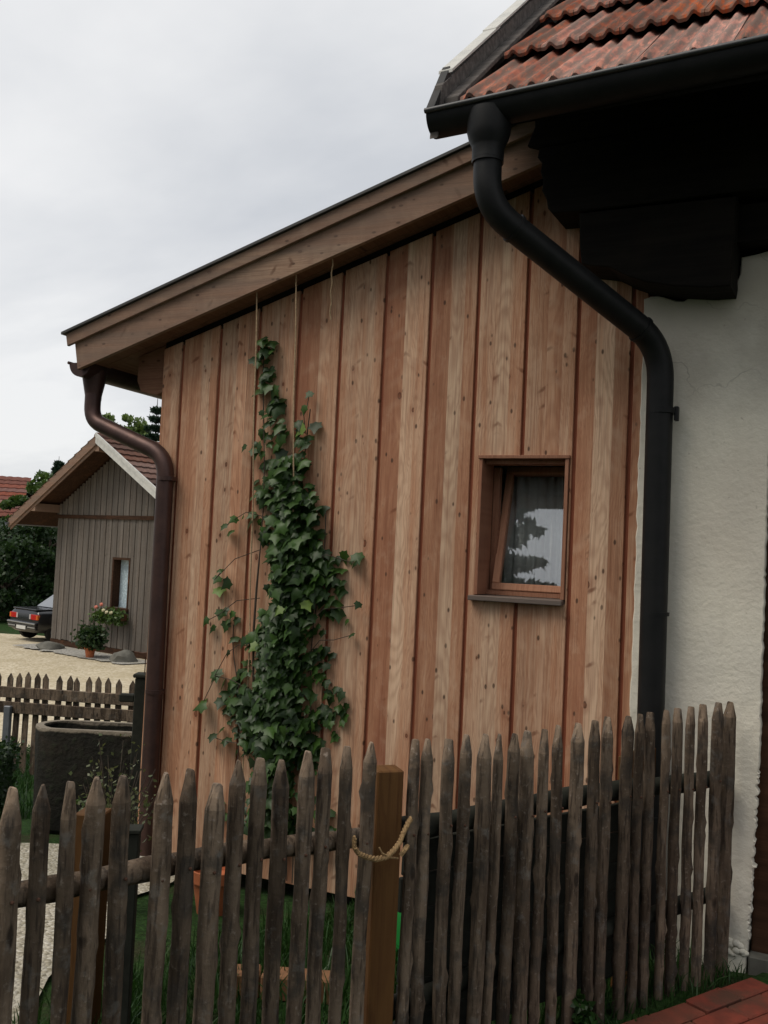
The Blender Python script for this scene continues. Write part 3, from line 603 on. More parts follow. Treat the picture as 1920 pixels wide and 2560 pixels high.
# ------------------------------------------------------------------ brick paving along the house
pv = obj('brick_paving', prism(nb(), [(2.62, -1.35), (4.6, -1.35), (4.6, -.16), (3.28, -.16), (3.21, -.30), (2.84, -.91)], -.06, -.014, 0, 'xy'), M_GROUND); tag(pv, kind='structure')
pe = Vector((3.22-2.846, -.283+.898)).normalized(); pn = Vector((pe.y, -pe.x)); ang = math.atan2(pe.y, pe.x)
pm = mesh(box(nb(), -.098, .098, -.048, .048, -.05, .0, .005)); pm.materials.append(M_PAVER)
for i in range(9):
    for j in range(-4, 6):
        off = .1 if i % 2 else 0.
        ctr = Vector((2.846, -.898)) + pn*(.05 + i*.1035) + pe*(j*.203 + off + .05)
        if ctr.y > -.20 or ctr.y < -1.5 or (i == 0 and j > 3): continue
        o = obj('paver', pm, M_PAVER, pv, (ctr.x, ctr.y, random.uniform(-.004, .004)), (random.uniform(-.012, .012), random.uniform(-.012, .012), ang + random.uniform(-.01, .01)))

# ------------------------------------------------------------------ front picket fence
FD = Vector((.44185, .89709, 0)); FN = Vector((FD.y, -FD.x, 0)); FP = Vector((3.2055, 0, 0))   # FN points to the camera side
PK = [(-3.005, 1.026, .041), (-2.947, 1.024, .032), (-2.885, 1.026, .03), (-2.835, 1.028, .039), (-2.758, 1.022, .037), (-2.664, 1.019, .041), (-2.599, 1.02, .041), (-2.531, .977, .045), (-2.462, 1.025, .037), (-2.4, 1.027, .038), (-2.331, 1.013, .039), (-2.263, 1.028, .039), (-2.197, 1.031, .037), (-2.126, 1.03, .031), (-2.054, 1.034, .035),
      (-1.883, 1.025, .033), (-1.827, 1.024, .034), (-1.742, 1.014, .04), (-1.677, 1.022, .035), (-1.59, 1.017, .043), (-1.538, 1.012, .03), (-1.46, 1.006, .037), (-1.381, 1.009, .046), (-1.313, 1.007, .034), (-1.228, 1.014, .035), (-1.14, 1.015, .043), (-1.043, 1.015, .038), (-.972, 1.022, .039), (-.861, 1.017, .04), (-.787, 1.018, .034), (-.715, 1.021, .038), (-.616, 1.021, .033), (-.545, 1.023, .039), (-.451, 1.023, .036), (-.366, 1.026, .041), (-.269, 1.027, .044), (-.182, 1.025, .049)]
fa = math.atan2(FD.y, FD.x)
gate = empty('picket_gate', FP + FD*-2.5, fa, 'weathered round-pole picket gate left of the pale brown post with the rope loop', 'gate')
fen = empty('picket_fence', FP + FD*-1.05, fa, 'weathered round-pole picket fence between the pale brown post and the white house wall', 'fence')
def picket(h, wd, seed):
    rr = random.Random(seed); tip = rr.uniform(.05, .08); blunt = rr.uniform(.6, .84); n = 12; bm = nb(); rings = []
    wd = max(wd*1.13, .038) if seed < 15 else wd*1.1; r = wd*.5; zs = list(np.linspace(-.06, h-tip, 38)) + [h-tip*.45, h-.004, h]
    lean = rr.uniform(-.006, .006); ph = rr.uniform(0, 50); bumps = [(rr.uniform(.05, h-.12), rr.uniform(0, 6.28), rr.uniform(.003, .009)) for _ in range(11)]
    flat = rr.uniform(.12, .3)
    for i, z in enumerate(zs):
        t = max(0, (z-(h-tip))/tip); sx = 1-t*blunt if t else 1.; sy = 1-t*.3
        cx = lean*(z/h) + .004*mnoise.noise(Vector((ph, z*3, 0))); cy = .004*mnoise.noise(Vector((ph+9, z*3, 0))); ring = []
        for k in range(n):
            a = 2*math.pi*k/n; rad = r*(1 + .12*mnoise.noise(Vector((math.cos(a)*1.2+ph, math.sin(a)*1.2, z*7))) + .05*mnoise.noise(Vector((math.cos(a)*4+ph, math.sin(a)*4, z*30))))
            for bz, ba, bh in bumps:
                dd = (z-bz)**2/.00035 + (min(abs(a-ba), 6.28-abs(a-ba)))**2/.25
                if dd < 6: rad += bh*math.exp(-dd)
            if i == len(zs)-1: rad *= .8
            ring.append(bm.verts.new((cx + math.cos(a)*rad*sx, cy + math.sin(a)*rad*sy*(1-flat*(math.sin(a) > 0)), z)))
        rings.append(ring)
    for i, (a, b) in enumerate(zip(rings, rings[1:])):
        for k in range(n):
            f = bm.faces.new((a[k], a[(k+1) % n], b[(k+1) % n], b[k])); f.material_index = 1 if i >= 37 else 0
    bm.faces.new(rings[-1]).material_index = 1; bm.faces.new(rings[0][::-1])
    return mesh(bm, True)
for i, (s_, h_, wd) in enumerate(PK):
    par, c0 = (gate, -2.5) if i < 15 else (fen, -1.05)
    obj('picket', picket(h_, wd, i), [M_PICKET, M_PICKTIP], par, (s_-c0, 0, 0), (random.uniform(-.006, .006), random.uniform(-.007, .007), random.uniform(-.5, .5)))
def rail(par, c0, s0, z0, s1, z1, r, off, mat=None):
    pts = [(s0-c0 + (s1-s0)*t, off + .006*math.sin(t*9+z0*20), z0 + (z1-z0)*t + .007*math.sin(t*7+s0)) for t in np.linspace(0, 1, 16)]
    obj('rail', tube(nb(), pts, [r*(1+.1*math.sin(k*2.1)) for k in range(16)], 10), mat or M_PICKET, par, smooth=True)
rail(gate, -2.5, -3.2, .80, -2.04, .765, .028, .043); rail(gate, -2.5, -3.2, .22, -2.04, .2, .028, .043)
rail(fen, -1.05, -1.93, .762, -.14, .712, .036, .056, M_MOSSY); rail(fen, -1.05, -1.93, .26, -.14, .25, .030, .05, M_MOSSY)
for k in range(6):      # low dark boarding nailed behind the rails
    zb = .06 + k*.105
    obj('backing_board', box(nb(), -.6, .60, -.009, .009, 0, .1, .003), M_MOSSY, fen, (-.17 + random.uniform(-.01, .01), .098, zb), (0, R(1.4), 0))
pt = obj('post', box(nb(), -.039, .039, -.039, .039, -.1, .945, .004), M_POST, fen, (-1.95+1.05, .036, 0), (0, 0, R(-22)))
for q in ((-1.62, .765), (-1.1, .75)): pass
obj('post', box(nb(), -.03, .03, -.03, .03, -.1, .83, .004), M_POST, fen, (-.66+1.05, .13, 0), (0, 0, R(10)))
obj('batten', box(nb(), -.075, .075, -.008, .008, -.1, .0, .002), M_POST, fen, (-.63+1.05, .088, .86), (0, 0, 0))
# rusty nail heads where the pickets meet the top rail
bm = nb(); bmesh.ops.create_icosphere(bm, subdivisions=1, radius=.0048); nm = mesh(bm); nm.materials.append(M_RUST)
for i, (s_, h_, wd) in enumerate(PK):
    par, c0 = (gate, -2.5) if i < 15 else (fen, -1.05)
    zr = (.80 + (s_+3.2)*-.03) if i < 15 else (.762 - (s_+1.93)*.028)
    obj('nail', nm, M_RUST, par, (s_-c0 + random.uniform(-.004, .004), -wd*.56, zr + random.uniform(-.01, .01)))
# rope loop over the post
rp_ = [(a_-.028, b_+.008) for a_, b_ in [(-2.10, .79), (-2.098, .765), (-2.085, .748), (-2.06, .735), (-2.03, .725), (-2.0, .727), (-1.975, .745), (-1.955, .762), (-1.94, .785), (-1.92, .805), (-1.905, .815)]]
bm = nb()
base = []
for k in range(len(rp_)-1):
    for t in np.linspace(0, 1, 8, endpoint=False):
        a, b = rp_[k], rp_[k+1]; base.append(((a[0]*(1-t)+b[0]*t), (a[1]*(1-t)+b[1]*t)))
for ph in (0, 2.09, 4.19):
    pts = [(s_+1.0*0, -.052 - .02*math.exp(-((s_+2.0)/.06)**2) + .0045*math.sin(i*.75+ph), z + .0045*math.cos(i*.75+ph)) for i, (s_, z) in enumerate(base)]
    tube(bm, pts, .0042, 6)
tube(bm, [(-1.985, -.078, .735), (-1.975, -.083, .75), (-1.963, -.08, .757), (-1.968, -.072, .742)], .007, 6)
tube(bm, [(-1.99, -.075, .728), (-2.02, -.074, .735), (-2.045, -.07, .75), (-2.052, -.066, .765)], .0025, 5)
bmesh.ops.translate(bm, vec=(1.95, 0, -.75), verts=bm.verts)
ro = obj('rope_loop', bm, M_ROPE, None, FP + FD*-1.95 + Vector((0, 0, .75)), (0, 0, fa), smooth=True)
tag(ro, 'twisted jute rope loop slung round the pale brown fence post', 'rope')
# second pale post and the dark post behind the gate
def wpost(name, px, py, wd, h_, mat, rz, label):
    o = obj(name, box(nb(), -wd/2, wd/2, -wd/2, wd/2, -.15, h_, .004), mat, None, (px, py, 0), (0, 0, rz)); tag(o, label, 'post'); return o
wpost('wooden_post', 1.352, -1.832, .092, .70, M_POST, R(20), 'pale brown square wooden post standing behind the left end of the picket gate')
o = obj('wooden_post', box(box(nb(), -.028, .028, -.028, .028, -.1, .66, .003), -.034, .034, -.034, .034, .66, .672, .002), M_MOSSY, None, (1.5, -1.83, 0), (0, 0, R(30)))
tag(o, 'dark thin weathered wooden post seen behind the picket gate', 'post')

# ------------------------------------------------------------------ climber on the wall
LV = [(0, -.5), (.18, -.42), (.42, -.44), (.40, -.2), (.52, .02), (.28, .12), (.14, .34), (0, .62), (-.14, .34), (-.28, .12), (-.52, .02), (-.40, -.2), (-.42, -.44), (-.18, -.42)]
def leaf_verts():
    V = [(0, -.05, .05)] + [(x, y, -.16*abs(x) - .10*max(0, y)**2 - .02*(abs(y))) for x, y in LV]
    F = [(0, i, i % len(LV)+1) for i in range(1, len(LV)+1)]
    return np.array(V), np.array(F)
LVV, LVF = leaf_verts()
def leaf_me(k):
    V = LVV.copy(); V[:, 2] *= (.6, 1.3, 2.2)[k % 3]; V[:, 0] *= (1., .9, 1.1)[k % 3]
    me = pymesh(V, LVF); me.materials.append(M_IVYNEW if k == 3 else M_IVY); return me
LM = [leaf_me(k) for k in range(4)]
def ivy_shape(z):   # centre and half width by height
    c = np.interp(z, [0, .5, .8, 1.1, 1.4, 1.75, 1.95, 2.1, 2.35, 2.65], [1.0, 1.0, .98, .99, 1.03, 1.0, .98, .90, .835, .785])
    h = np.interp(z, [0, .5, .8, 1.1, 1.4, 1.6, 1.75, 1.95, 2.05, 2.2, 2.45, 2.66], [.24, .26, .27, .26, .26, .21, .19, .16, .12, .055, .05, .035])
    return c, h
IV = Vector((1.0, -.06, -.1))
ivy = empty('climbing_plant', IV, 0, 'dark green leafy climber growing up the larch wall on twine', 'climbing plant')
def stem(name, pts, r): obj(name, tube(nb(), [Vector(p)-IV for p in pts], r, 6), M_BARK, ivy, smooth=True)
def wig(x0, z0, x1, z1, y, n=14, a=.02, s=0): return [(x0+(x1-x0)*t + a*math.sin(t*11+s), y+.01*math.sin(t*7+s), z0+(z1-z0)*t) for t in np.linspace(0, 1, n)]
stem('stem', wig(.86, -.1, .80, 2.6, -.06), [.006]*8+[.003]*6); stem('stem', wig(1.05, -.1, 1.06, 2.28, -.045, s=2), .003); stem('stem', wig(1.12, -.1, 1.18, 1.75, -.04, s=4), .003); stem('stem', wig(.82, .0, .68, 1.15, -.04, s=1), .003)
def leaf_place(front):
    while True:
        z = rng.uniform(.1, 2.64) if rng.random() < .75 else rng.uniform(.6, 1.6)
        c, h = ivy_shape(z)
        if z > 2.0: continue
        h *= 1.12 + .95*mnoise.noise(Vector((z*3.4, 1.3 + (5 if rng.random() < .5 else 0), 0)))
        x = c + np.clip(rng.normal(0, .5), -1.08, 1.08)*h
        dens = .62+1.5*mnoise.noise(Vector((x*6.5, z*5.5, 4.4)))
        if (abs(x-c) < h*.35 and z < 1.9) or rng.random() < dens: break
    th = .03 + .16*max(0, 1-abs(x-c)/max(h, .05))*min(1, h/.2)
    y = -.03 - th*(rng.uniform(.55, 1.) if front else rng.uniform(0, .8))
    return x, y, z
def leaf_rot(): return (R(90) + rng.normal(-.35, .38), rng.normal(0, .32), 0) if False else None
def leaf_mat(x, y, z, s):
    # leaf plane: tip hangs down, upper face looks out and up
    n = Vector((rng.normal(-.1, .45), -1. + rng.normal(0, .2), rng.normal(.65, .35))).normalized()
    d = Vector((rng.normal(0, .5), rng.normal(-.2, .2), -1)); d = (d - n*d.dot(n)).normalized(); xax = d.cross(n)
    return Matrix(((xax.x*s, d.x*s, n.x*s, x), (xax.y*s, d.y*s, n.y*s, y), (xax.z*s, d.z*s, n.z*s, z), (0, 0, 0, 1)))
for q_ in [(.83, 1.55, .56, 1.38, .60, 1.43), (.84, 1.3, .60, 1.2, .52, 1.16), (.83, 1.05, .66, 1.0, .58, .86), (.85, .8, .60, .88, .52, .72), (.85, .5, .68, .55, .60, .56), (.84, 1.72, .66, 1.70, .60, 1.66), (1.15, 1.5, 1.30, 1.52, 1.38, 1.5), (1.15, 1.2, 1.3, 1.28, 1.41, 1.3), (1.15, 1.05, 1.28, 1.12, 1.37, 1.15), (1.06, 2.15, 1.06, 2.27, 1.07, 2.36)]:
    stem('shoot', [(q_[0], -.06, q_[1]), ((q_[0]+q_[2])/2, -.09, (q_[1]+q_[3])/2+.03), (q_[2], -.065, q_[3]), (q_[4], -.06, q_[5])], .0022)
extra = [(.56, 1.38), (.585, 1.32), (.60, 1.43), (.63, 1.36), (.55, 1.12), (.52, 1.16), (.60, 1.2), (.64, 1.22), (.58, .86), (.60, .88), (.66, 1.0), (.52, .72), (.60, .56), (.64, .60), (.68, .55), (1.07, 2.35), (1.055, 2.27), (1.38, 1.5), (1.41, 1.3), (1.37, 1.15), (.63, 1.63), (.60, 1.66), (.66, 1.70)]
for k in range(78):      # loose leading shoot at the top
    z = 1.98 + .68*(k/78)**1.05; wv = .018*math.sin(z*17) + .012*math.sin(z*41)
    extra.append((float(np.interp(z, [1.95, 2.1, 2.35, 2.65], [.95, .885, .835, .785])) + wv + rng.normal(0, .03 + .055*max(0, (2.3-z)/.3)), z + rng.normal(0, .01)))
for k in range(14): extra.append((1.05 + rng.normal(0, .035), 2.0 + .2*rng.random()))
for k in range(300):
    if k < len(extra): x, z = extra[k]; y = -.045 - .05*rng.random()
    else: x, y, z = leaf_place(True)
    s = float(np.clip(rng.lognormal(-2.82, .28), .032, .09))
    new = rng.random() < (.035 if z > .6 else .12)
    o = bpy.data.objects.new('leaf', LM[3 if new else k % 3]); C.objects.link(o); o.parent = ivy
    o.matrix_local = Matrix.Translation(-IV) @ leaf_mat(x, y, z, s)
V = []; F = []; T = []
for k in range(1900):
    x, y, z = leaf_place(False); m_ = leaf_mat(x, y, z, float(np.clip(rng.lognormal(-2.9, .28), .03, .08))); b0 = len(V)
    m3 = np.array(m_)[:3, :]; V += list((LVV @ m3[:, :3].T + m3[:, 3]) - np.array(IV)); F += [tuple(q+b0) for q in LVF]; T += [rng.random()]*len(LVF)
o = obj('foliage', pymesh(V, F, T), M_IVY, ivy); tag(o, kind='stuff')

for i, (x0, z0, x1, z1) in enumerate([(.78, 2.875, .80, .1), (1.008, 2.948, 1.05, .1), (1.212, 3.012, 1.19, 2.72)]):
    bm = tube(nb(), [(x0+(x1-x0)*t + .003*math.sin(t*20), -.15 + .085*min(1, t*(1.6 if i < 2 else .6)), z0+(z1-z0)*t) for t in np.linspace(0, 1, 30)], .0038, 6)
    o = obj('twine', bm, M_TWINE, None, smooth=True)
    tag(o, ['twine hanging from the eave down into the top of the climber', 'long twine hanging from the eave to the second stem of the climber', 'short loose twine end hanging from the eave, nearest the window'][i], 'twine', 'twines hanging from the eave')
# lace curtain in the window
V = []; F = []; nx, nz_ = 60, 2
for j in range(nz_):
    for i in range(nx): V.append((1.98+.50*i/(nx-1), .34 + .014*math.sin(i*.95)+.006*math.sin(i*2.3), 1.2+.95*j))
for i in range(nx-1): F.append((i, i+1, nx+i+1, nx+i))
me = pymesh(V, F, smooth=True); o = obj('curtain', me, M_CURTAIN); tag(o, 'pale lace curtain hanging behind the tilted annex window', 'curtain')
md = o.modifiers.new('thickness', 'SOLIDIFY'); md.thickness = .001

# ------------------------------------------------------------------ garden things behind the gate
def pot(name, loc, s, label, cat='flower pot'):
    o = obj(name, lathe(nb(), [(.07, 0), (.095, .15), (.098, .152), (.112, .153), (.115, .205), (.104, .206), (.098, .16), (.0, .15)], 28), M_TERRA, None, loc, smooth=True); o.scale = (s, s, s); tag(o, label, cat); return o
pot('flower_pot', (.92, -.47, gz(.92, -.47)-.03), 1.0, 'large terracotta flower pot seen through the gaps of the picket gate')
# green watering can
wc = empty('watering_can', (1.97, -.66, gz(1.97, -.66)-.02), R(15), 'bright green plastic watering can lying behind the gate near the pale post', 'watering can')
obj('body', lathe(nb(), [(.085, 0), (.095, .01), (.095, .17), (.085, .21), (.05, .225), (.05, .24), (.04, .24), (.04, .215), (.0, .21)], 24), M_GREENP, wc, smooth=True)
obj('spout', tube(nb(), [(.09, 0, .05), (.16, 0, .13), (.21, 0, .22), (.225, 0, .26)], [.028, .022, .018, .03], 12), M_GREENP, wc, smooth=True)
obj('handle', tube(nb(), bend([(-.09, 0, .06), (-.17, 0, .1), (-.15, 0, .27), (0, 0, .29), (.04, 0, .225)], .06, 6), .012, 10), M_GREENP, wc, smooth=True)
st = obj('garden_stake', lathe(nb(), [(.004, -.02), (.018, .06), (.02, .13), (.036, .135), (.04, .145), (.034, .2), (.028, .205), (.028, .215), (.034, .22), (.034, .245), (.0, .25)], 18), M_WHITEP, None, (2.0, -1.10, -.02), smooth=True); tag(st, 'small white plastic garden stake with a flared collar just left of the pale post', 'garden stake')
em = mesh(box(nb(), -.06, .06, -.045, .045, -.03, .055, .006)); em.materials.append(M_EDGEBRICK)
for i, (x, y, rz) in enumerate([(1.60, -1.28, .5), (1.72, -1.235, .35), (1.84, -1.19, .45)]):
    o = obj('edging_brick', em, M_EDGEBRICK, None, (x, y, 0), (0, random.uniform(-.05, .05), rz)); tag(o, 'buff edging brick in the grass seen between pickets, %s of three' % ['leftmost', 'middle', 'rightmost'][i], 'brick', 'edging bricks behind the gate')
# grass behind and around the fence
def blades(n, fn, hmin, hmax, wd):
    V = np.zeros((n, 5, 3)); 
    for k in range(n):
        x, y, z = fn(); a = rng.uniform(0, 6.28); h_ = rng.uniform(hmin, hmax); dx, dy = math.cos(a)*wd, math.sin(a)*wd; b = rng.normal(0, .4, 2)*h_
        V[k] = [(x-dx, y-dy, z), (x+dx, y+dy, z), (x+dx*.7+b[0]*.35, y+dy*.7+b[1]*.35, z+h_*.6), (x-dx*.7+b[0]*.35, y-dy*.7+b[1]*.35, z+h_*.6), (x+b[0], y+b[1], z+h_)]
    i = np.arange(n)[:, None]*5; F = np.concatenate([i+[0, 1, 2], i+[0, 2, 3], i+[3, 2, 4]])
    return V.reshape(-1, 3), F
def g1():
    while True:
        s_ = rng.uniform(-3., -.2); o_ = rng.uniform(.03, 1.5); p = FP + FD*s_ - FN*o_
        if p.y < -.05 and not (p.x < 1.15+.18*(p.y+1.6) and p.y < -.3): return p.x, p.y, gz(p.x, p.y)-.035
V, F = blades(9000, g1, .03, .14, .004)
V2, F2 = blades(420, lambda: (lambda s_, o_: tuple(FP + FD*s_ + FN*o_ + Vector((0, 0, -.03))))(rng.uniform(-1.6, -.15), rng.uniform(-.03, .12)), .02, .08, .003)
o = obj('grass', pymesh(np.concatenate([V, V2]), np.concatenate([F, F2+len(V)]), rng.random(len(F)+len(F2))), M_GRASS); tag(o, 'green grass growing along the foot of the picket fence', 'grass', kind='stuff')
def g2():
    d = rng.uniform(6.8, 10.9); l = rng.uniform(-6.5, -1.2); x, y = F2W(d, l); return x, y, wind(d)-.035
V, F = blades(9000, g2, .05, .16, .006)
def g3():
    d = rng.uniform(10.2, 11.1); l = rng.uniform(-6.5, -2.); x, y = F2W(d, l); return x, y, wind(d)-.03
V3, F3 = blades(3500, g3, .1, .24, .006); F = np.concatenate([F, F3+len(V)]); V = np.concatenate([V, V3])
o = obj('grass', pymesh(V, F, rng.random(len(F))), M_GRASS); tag(o, 'grass strip along the rear garden fence', 'grass', kind='stuff')
def herb(name, loc, n, rad, hgt, mat, size, label, cat='plant', flat=1.):
    e = empty(name, loc, 0, label, cat); bm = nb()
    tips = []
    for k in range(n):
        a = rng.uniform(0, 6.28); rr = rad*math.sqrt(rng.random()); t = (rr*math.cos(a), rr*math.sin(a), hgt*rng.uniform(.5, 1.))
        tips.append(t); tube(bm, [(0, 0, 0), (t[0]*.4, t[1]*.4, t[2]*.6), t], .002, 4)
    obj('stem', bm, M_BARK, e)
    P = []
    for t in tips:
        for q in range(16): f = rng.uniform(.3, 1.05); P.append((t[0]*f+rng.normal(0, rad*.12), t[1]*f+rng.normal(0, rad*.12), t[2]*f+rng.normal(0, hgt*.05)))
    V, F = leafcloud(np.array(P), rng.uniform(.6, 1.2, len(P))*size); o = obj('foliage', pymesh(V, F, rng.random(len(F))), mat, e); tag(o, kind='stuff'); return e
def onF(s_, o_, z=0.): p = FP + FD*s_ + FN*o_; return (p.x, p.y, z-.03)
herb('weed', onF(-1.12, .07), 9, .06, .16, M_GRASS, .03, 'small leafy weed at the foot of the right fence section, the taller one')
herb('weed', onF(-1.12, .17), 8, .06, .07, M_GRASS, .028, 'low leafy weed in front of the right fence section beside the brick paving')
herb('garden_herb', (.55, -.75, gz(.55, -.75)), 40, .2, .72, M_DRYHERB, .018, 'pale seeding herb between the copper downpipe and the picket gate')
herb('garden_herb', (-.25, .10, gz(-.25, .1)), 30, .16, .34, M_LEAFMID, .02, 'low green herb at the foot of the dark water trough')

# ------------------------------------------------------------------ water trough, pillar with spout, iron bird
ta = math.atan2(r0.y, r0.x)
T0 = Vector((-1.29, .575, 0)) + Vector((r0.x, r0.y, 0))*.52 + Vector((-r0.y*0 + f0.x*.17, f0.y*.17, 0)); tz = -.37
tr = empty('water_trough', (T0.x, T0.y, tz), ta, 'dark mossy concrete water trough with a rounded end behind the picket gate', 'trough')
def stadium(L, W, n=10): return [(L/2-W/2 + W/2*math.cos(a), W/2*math.sin(a)) for a in np.linspace(-math.pi/2, math.pi/2, n)] + [(-L/2+W/2 + W/2*math.cos(a), W/2*math.sin(a)) for a in np.linspace(math.pi/2, 3*math.pi/2, n)]
bm = nb(); o1, o2, i1, i2 = stadium(1.0, .33), stadium(1.04, .36), stadium(.93, .26), stadium(.88, .22); Hh = .665
rings = []
for poly, z in ((o1, 0), (o2, Hh-.012), (stadium(1.03, .35), Hh), (i1, Hh), (i2, .1)): rings.append([bm.verts.new((p[0], p[1], z + (.006*mnoise.noise(Vector((p[0]*9, p[1]*9, z))) if z else 0))) for p in poly])
for a, b in zip(rings, rings[1:]):
    for k in range(len(a)): bm.faces.new((a[k], a[(k+1) % len(a)], b[(k+1) % len(a)], b[k]))
bm.faces.new(rings[-1]); obj('basin', bm, M_TROUGH, tr, smooth=True)
obj('water', prism(nb(), [(p[0]*.995, p[1]*.99) for p in i1], Hh-.08, Hh-.075, 0, 'xy'), M_WATER, tr)
PX = Vector((-.455, .70, -.38))
pl = empty('fountain_pillar', PX, ta, 'dark mossy fountain pillar with a wooden spout beside the copper downpipe', 'pillar')
obj('shaft', box(nb(), -.048, .06, -.05, .05, 0, 1.075, .006), M_MOSSY, pl); obj('cap', box(nb(), -.06, .07, -.06, .06, 1.076, 1.10, .006), M_MOSSY, pl)
obj('spout', box(nb(), -.15, -.05, -.03, .03, .915, .965, .008), M_MOSSY, pl)
bd = empty('iron_bird', (PX.x, PX.y, PX.z+1.10), ta, 'small rusty iron bird on a thin rod on top of the fountain pillar', 'ornament')
obj('rod', tube(nb(), [(.0, 0, 0), (.0, 0, .105)], .0035, 6), M_RUST, bd)
bm = nb(); prism(bm, [(-.075, .138), (-.07, .132), (-.02, .112), (.0, .1), (.018, .108), (.028, .125), (.036, .135), (.05, .137), (.037, .145), (.028, .152), (.016, .148), (.008, .135), (-.02, .132)], -.008, .008, .003); obj('body', bm, M_RUST, bd)
# hedge block left of the trough
hx, hy = F2W(7.0, -2.82)
hd = empty('box_hedge', (hx, hy, wind(7.0)), ta, 'clipped dark green box hedge left of the water trough', 'hedge')
P = np.stack([rng.uniform(-.75, .14, 5200), rng.uniform(-.2, .2, 5200), rng.uniform(0, .5, 5200)], 1); P = P + rng.normal(0, .015, P.shape)
V, F = leafcloud(P, rng.uniform(.018, .034, len(P))); o = obj('foliage', pymesh(V, F, rng.random(len(F))), M_LEAFDARK, hd); tag(o, kind='stuff')
obj('core', box(nb(), -.72, .11, -.17, .17, 0, .46, .05), M_LEAFDARK, hd)
# rear garden fence
A_, B_ = Vector((-4.041, 3.08, 0)), Vector((-2.679, 3.357, 0)); RD = (B_-A_).normalized(); rfa = math.atan2(RD.y, RD.x)
rf = empty('rear_fence', (A_.x, A_.y, -.86), rfa, 'weathered pointed picket fence between the garden and the gravel yard', 'fence')
rm = mesh(prism(nb(), [(-.031, 0), (.031, 0), (.031, .975), (0, 1.03), (-.031, .975)], -.01, .01, .002)); rm.materials.append(M_REARPICKET)
for k in range(-14, 26):
    t = k*.1165; obj('picket', rm, M_REARPICKET, rf, (t + random.uniform(-.005, .005), 0, .03*t*.55 + random.uniform(-.012, .012)), (0, random.uniform(-.03, .03), 0))
for z0, z1, yo in ((.775, .885, -.022), (.62, .735, -.03)): 
    bm = box(nb(), -1.6, 2.95, yo-.02, yo+.011, z0, z1, .004); bmesh.ops.transform(bm, matrix=Matrix.Rotation(-.017, 4, 'Y'), verts=bm.verts); obj('rail', bm, M_REARPICKET, rf)
obj('post', box(nb(), .04, .115, -.10, -.053, -.3, .70, .006), M_GREYSTEEL, rf)
bx_, by_ = F2W(10.75, -4.4)
o = obj('timber_border', tube(nb(), [(-4, 0, 0), (-1.5, .02, .01), (1.2, 0, 0), (3.2, .01, 0)], .06, 10), M_PICKET, None, (bx_, by_, wind(10.75)+.0), (0, 0, ta), smooth=True); tag(o, 'low round timber border between the grass strip and the gravel yard', 'border')

# ------------------------------------------------------------------ grey shed across the yard
SA = Vector((-15.185, 15.494, -1.24)); SHA = R(-14); SW = 5.4
M_SHED = larch('silver weathered board', (.18, .155, .13), (.12, .097, .08), (.05, .038, .032), grey=.5, greycol=(.13, .118, .105))
sh_ = empty('grey_shed', SA, SHA, 'small weathered grey board shed with brown tiled gable roof across the gravel yard', 'shed')
RIDGE = 5.42; sl = math.tan(R(29.4)); rzs = lambda x: RIDGE - abs(x-SW/2)*sl
nb_ = 44; bw = SW/nb_; trim = 3.46
for k in range(nb_):
    x0 = k*bw; x1 = x0+bw-.012; jy = (0, .012)[k % 2]
    w0, w1 = 2.55, 3.30
    if w0-.03 < x0 and x1 < w1+.06: segs = [(.12, 1.12), (2.42, trim)]
    else: segs = [(.12+random.uniform(-.01, .02), trim)]
    for a, b in segs: obj('wall_board', box(nb(), -(x1-x0)/2, (x1-x0)/2, -.02-jy, 0, -(b-a)/2, (b-a)/2), M_SHED, sh_, ((x0+x1)/2, 0, (a+b)/2))
    zt = rzs((x0+x1)/2) - .22
    if zt > trim+.1: obj('wall_board', box(nb(), -(x1-x0)/2, (x1-x0)/2, -.045-jy, 0, -(zt-trim-.03)/2, (zt-trim-.03)/2), M_SHED, sh_, ((x0+x1)/2, -.01, (trim+.03+zt)/2))
prw = nb(); box(prw, 0, 2.6, .03, .12, .1, 3.6); box(prw, 3.3, SW, .03, .12, .1, 3.6); box(prw, 2.6, 3.3, .03, .12, .1, 1.15); box(prw, 2.6, 3.3, .03, .12, 2.42, 3.6); prism(prw, [(0, 3.6), (SW, 3.6), (SW/2, RIDGE-.2)], .03, .12)
box(prw, 0, .1, .12, 6, .1, 3.6); box(prw, SW-.1, SW, .12, 6, .1, 3.6); box(prw, .1, SW-.1, 5.9, 6, .1, 3.6)
obj('wall', prw, M_SHED, sh_)
obj('plinth', box(nb(), -.03, SW+.03, -.02, 6.02, -.3, .11), M_DOOR, sh_)
obj('trim_board', box(nb(), -.02, SW+.02, -.075, -.04, trim-.07, trim+.028), M_DOOR, sh_)
wn_ = obj('window', box(box(nb(), 2.56, 2.62, -.03, .25, 1.14, 2.42), 3.24, 3.29, -.03, .02, 1.14, 2.42), M_DOOR, sh_)
obj('lintel', box(nb(), 2.62, 3.24, -.03, .24, 2.36, 2.42), M_DOOR, wn_); obj('sill', box(nb(), 2.5, 3.35, -.1, .24, 1.08, 1.14), M_DOOR, wn_)
obj('lace_pane', box(nb(), 2.62, 3.24, .2, .21, 1.14, 2.36), M_LACE, wn_)
rfs = obj('roof', prism(prism(nb(), [(SW/2, RIDGE-.02), (-1.08, rzs(-1.08)-.02), (-1.08, rzs(-1.08)-.12), (SW/2, RIDGE-.14)], -.8, 6.4), [(SW/2, RIDGE-.02), (SW+1.08, rzs(-1.08)-.02), (SW+1.08, rzs(-1.08)-.12), (SW/2, RIDGE-.14)], -.8, 6.4), M_DOOR, sh_)
nC = 14; LS = (SW/2+1.12)/math.cos(R(29.4)); stp = LS/nC
n = 110; Lr = 7.3; prof = [.022*abs(math.sin(k/n*Lr/.21*math.pi)) for k in range(n+1)]
bm = nb()
